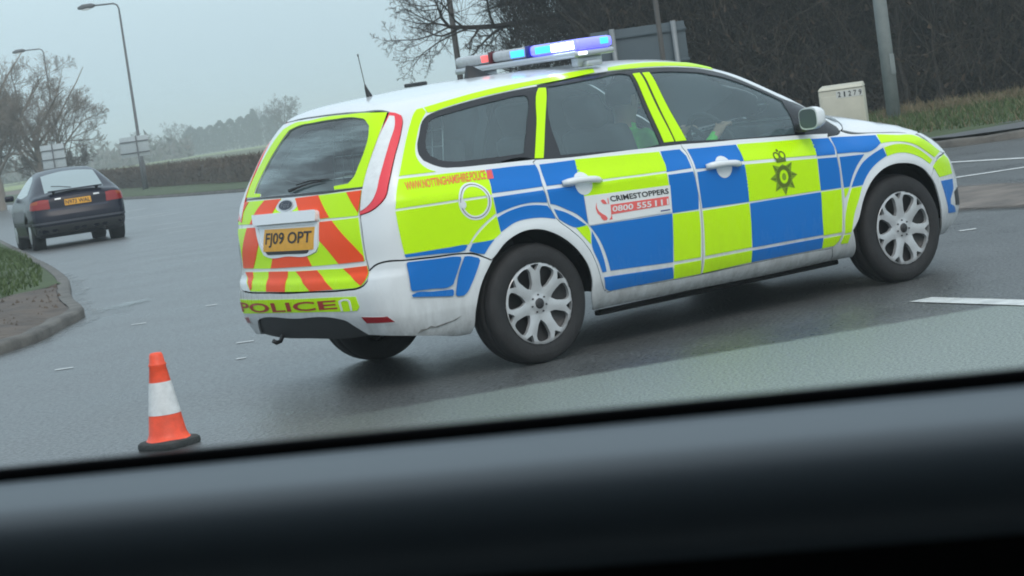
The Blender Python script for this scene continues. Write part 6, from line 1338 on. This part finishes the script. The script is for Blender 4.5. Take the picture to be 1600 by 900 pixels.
for mr in (False, True):
    s2('side_window', 'S', [(.10, .99), (.38, 1.20), (.70, 1.29), (1.25, 1.30), (1.60, 1.20), (1.98, .99), (1.2, .95), (.5, .955)], M['hatch_glass'], hc, off=.004, thick=.004, step=.06, mirror=mr)
    t_ = s2('tail_light', 'R', [(-.48, .70), (-.50, .86), (-.60, .87), (-.80, .84), (-.86, .78), (-.82, .71)], mat('red lamp cluster', (.26, .012, .012), .15), hc, off=.006, step=.03, mirror=mr)
    s2('amber_lens', 'R', [(-.66, .80), (-.66, .855), (-.78, .835), (-.82, .80)], mat('amber lens', (.30, .06, .012), .2), t_, off=.009, step=.03, mirror=mr)
    s2('number_lamp', 'R', [(-.30, .845), (-.30, .868), (-.40, .868), (-.40, .845)], M['clear_lens'], hc, off=.006, step=.03, mirror=mr)
    s2('side_trim', 'S', [(-.5, .43), (3.1, .43), (3.1, .48), (-.5, .48)], M['black_trim'], hc, off=.006, step=.1, mirror=mr)
pl = s2('number_plate', 'R', [(-.24, .725), (.24, .725), (.24, .83), (-.24, .83)], M['plate_yellow'], hc, off=.006, step=.05)
skin_text('lettering', 'N973 WAL', HB, 'R', ((.225, .74), (-.225, .74), (.225, .815), (-.225, .815)), M['ink_black'], pl, off=.009, bold=.02)
s2('bumper_strip', 'R', [(-.86, .44), (.86, .44), (.86, .475), (-.86, .475)], mat('grey bumper strip', (.06, .065, .08), .45), hc, off=.008, step=.05)
s2('bumper_lower', 'R', [(-.84, .26), (.84, .26), (.84, .40), (-.84, .40)], M['black_trim'], hc, off=.004, step=.05)
s2('boot_trim', 'R', [(-.5, .655), (.5, .655), (.5, .69), (-.5, .69)], mat('shiny navy trim', (.02, .024, .05), .2), hc, off=.008, step=.05)
sp_ = MB(); sp_.box((-.70, 0, 1.0), (.16, .95, .022), bev=.008); sp_.box((-.66, -.38, .985), (.06, .05, .05)); sp_.box((-.66, .38, .985), (.06, .05, .05)); sp_.build('boot_spoiler', M['navy_paint'], hc)
wp = MB(); wp.tube([(-.56, .05, 1.03), (-.46, .25, 1.075), (-.42, .38, 1.09)], .008, 6); wp.build('rear_wiper', M['black_trim'], hc)
for s in (-1, 1):
    q = MB(); q.box((2.02, s*.92, .98), (.10, .17, .11), bev=.035); q.build('door_mirror', M['navy_paint'], hc)
for x in (0, 2.70):
    for s in (-1, 1):
        q = MB(); q.lathe([(0, -.08), (.18, -.085), (.26, -.095), (.285, -.08), (.292, -.03), (.292, .03), (.285, .08), (.26, .095), (.18, .085), (0, .08)], 32, (x, s*.735, .292), 'y'); t_ = q.build('wheel', M['rubber'], hc)
        q = MB(); q.lathe([(0, s*.10), (.17, s*.098), (.185, s*.09)], 28, (x, s*.735, .292), 'y'); q.build('wheel_trim', M['alloy'], t_)
q = MB(); q.box((1.35, 0, .25), (3.6, 1.2, .12), bev=.04); q.tube([(-.86, -.4, .24), (-.5, -.4, .25)], .03, 8); q.build('underbody', M['cavity'], hc)
for x in (0, 2.7):
    for s in (-1, 1):
        q = MB(); q.lathe([(.345, s*.80), (.345, s*.6), (0, s*.6)], 28, (x, 0, .29), 'y'); q.build('wheel_housing', M['cavity'], hc)
hc.location = (MX, MY, float(G(MY))); hc.rotation_euler = (RAD(0), RAD(1.2), RAD(71.5))

# ================================================================== door of the car the photograph is taken from
dl = np.array((-6.88, -10.19)); drr = np.array((-6.66, -10.47)); ln = drr-dl; ln /= np.linalg.norm(ln); nin = np.array((-ln[1], ln[0]));
if np.dot(CAM[:2]-dl, nin) < 0: nin = -nin
Z0 = 1.3608; mid = (dl+drr)/2
dr = tag(empty('car_cabin', (float(mid[0]), float(mid[1]), 0)), 'dark car cabin whose door top runs along the bottom of the photo', 'car')
def sweep(name, prof, mt, L0=-2.3, L1=2.3):
    V = []; F = []; n = len(prof); k = 24
    for i in range(k+1):
        s = L0+(L1-L0)*i/k
        for a, z in prof: p = ln*s+nin*a; V.append((p[0], p[1], z))
    for i in range(k):
        for j in range(n-1): F.append((i*n+j, (i+1)*n+j, (i+1)*n+j+1, i*n+j+1))
    o = mesh_obj(name, V, F, mt, dr); return o
M['seal'] = mat('black window seal', (.006, .006, .007), .8, spec=.1)
M['door_trim'] = mat('soft charcoal door trim', (.125, .155, .178), .38, spec=.45); M['door_card'] = mat('black door card', (.008, .009, .010), .7, spec=.15)
sweep('window_seal', [(-.004, Z0-.3), (-.004, Z0-.002), (-.002, Z0), (.002, Z0), (.004, Z0-.003), (.005, Z0-.012)], M['seal'])
tp = [(.005, Z0-.012), (.009, Z0-.006)]
tp += [((.012+.035*k), Z0-.0035-.0022*k-.0012*k*k) for k in np.linspace(0, 1, 8)]
e0 = tp[-1]; tp += [(e0[0]+.030*(sin(t)-sin(.15)), e0[1]-.030*(cos(.15)-cos(t))) for t in np.linspace(.15, RAD(88), 24)[1:]]
arc = lambda t: tp[-1]
sweep('door_trim', tp, M['door_trim'])
e = arc(RAD(80)); tq = [(e[0]-.0005, e[1]-.0005)]+[(e[0]+.030*(sin(t)-sin(RAD(88)))-.0005, e[1]-.030*(cos(RAD(88))-cos(t))-.0005) for t in np.linspace(RAD(89), RAD(96), 4)]
tq += [(tq[-1][0], Z0-.12), (tq[-1][0]-.005, Z0-.2), (tq[-1][0]-.01, Z0-.45)]
sweep('door_card', tq, M['door_card'])
sweep('outer_skin', [(-.006, Z0-.02), (-.03, Z0-.12), (-.05, Z0-.35), (-.04, Z0-.7)], M['seal'])

# unseen rest of the cabin, added to block light: roof, pillars, far side, seat backs, floor
Rl = Matrix.Rotation(math.atan2(ln[1], ln[0]), 3, 'Z'); M['lining'] = mat('dark grey cabin lining', (.018, .018, .019), .9); M['carpet'] = mat('black carpet', (.012, .012, .013), .95)
def cab(name, s0, s1, a0, a1, z0, z1, mt, bev=.01):
    c = ln*(s0+s1)/2+nin*(a0+a1)/2; q = MB(); q.box((c[0], c[1], (z0+z1)/2), (s1-s0, a1-a0, z1-z0), rot=Rl, bev=bev); return q.build(name, mt, dr)
cab('roof_lining', -2.4, 2.4, -.05, 1.65, 1.76, 1.82, M['lining'], .02)
cab('pillar', -2.4, -2.2, -.05, .05, 1.30, 1.76, M['lining']); cab('pillar', 2.2, 2.4, -.05, .05, 1.30, 1.76, M['lining'])
cab('far_side_block', -2.4, 2.4, 1.6, 1.66, .55, 1.66, M['lining'])  # unseen side, raised to keep light off the door trim
cab('dashboard', -2.6, -2.1, -.02, 1.6, .7, 1.30, M['lining'], .05); cab('seat_back', 1.75, 2.0, .25, .85, .75, 1.55, M['seat_fabric'], .06); cab('seat_back', 1.75, 2.0, .95, 1.5, .75, 1.55, M['seat_fabric'], .06)
cab('rear_bulkhead', 2.36, 2.42, -.02, 1.62, .5, 1.76, M['lining']); cab('floor_pan', -2.5, 2.4, -.02, 1.62, .45, .5, M['carpet'])

# ================================================================== damp winter air
hz = MB(); hz.box((200, 400, .75), (7000, 8000, 19.5)); hm = bpy.data.materials.new('winter haze'); hm.use_nodes = True; hn = hm.node_tree; hn.nodes.clear()
pv = hn.nodes.new('ShaderNodeVolumePrincipled'); pv.inputs['Color'].default_value = (.87, .965, 1.0, 1); pv.inputs['Density'].default_value = .0013; pv.inputs['Anisotropy'].default_value = 0
ho = hn.nodes.new('ShaderNodeOutputMaterial'); hn.links.new(pv.outputs[0], ho.inputs['Volume'])
tag(hz.build('haze', hm, smooth=False), kind='stuff')
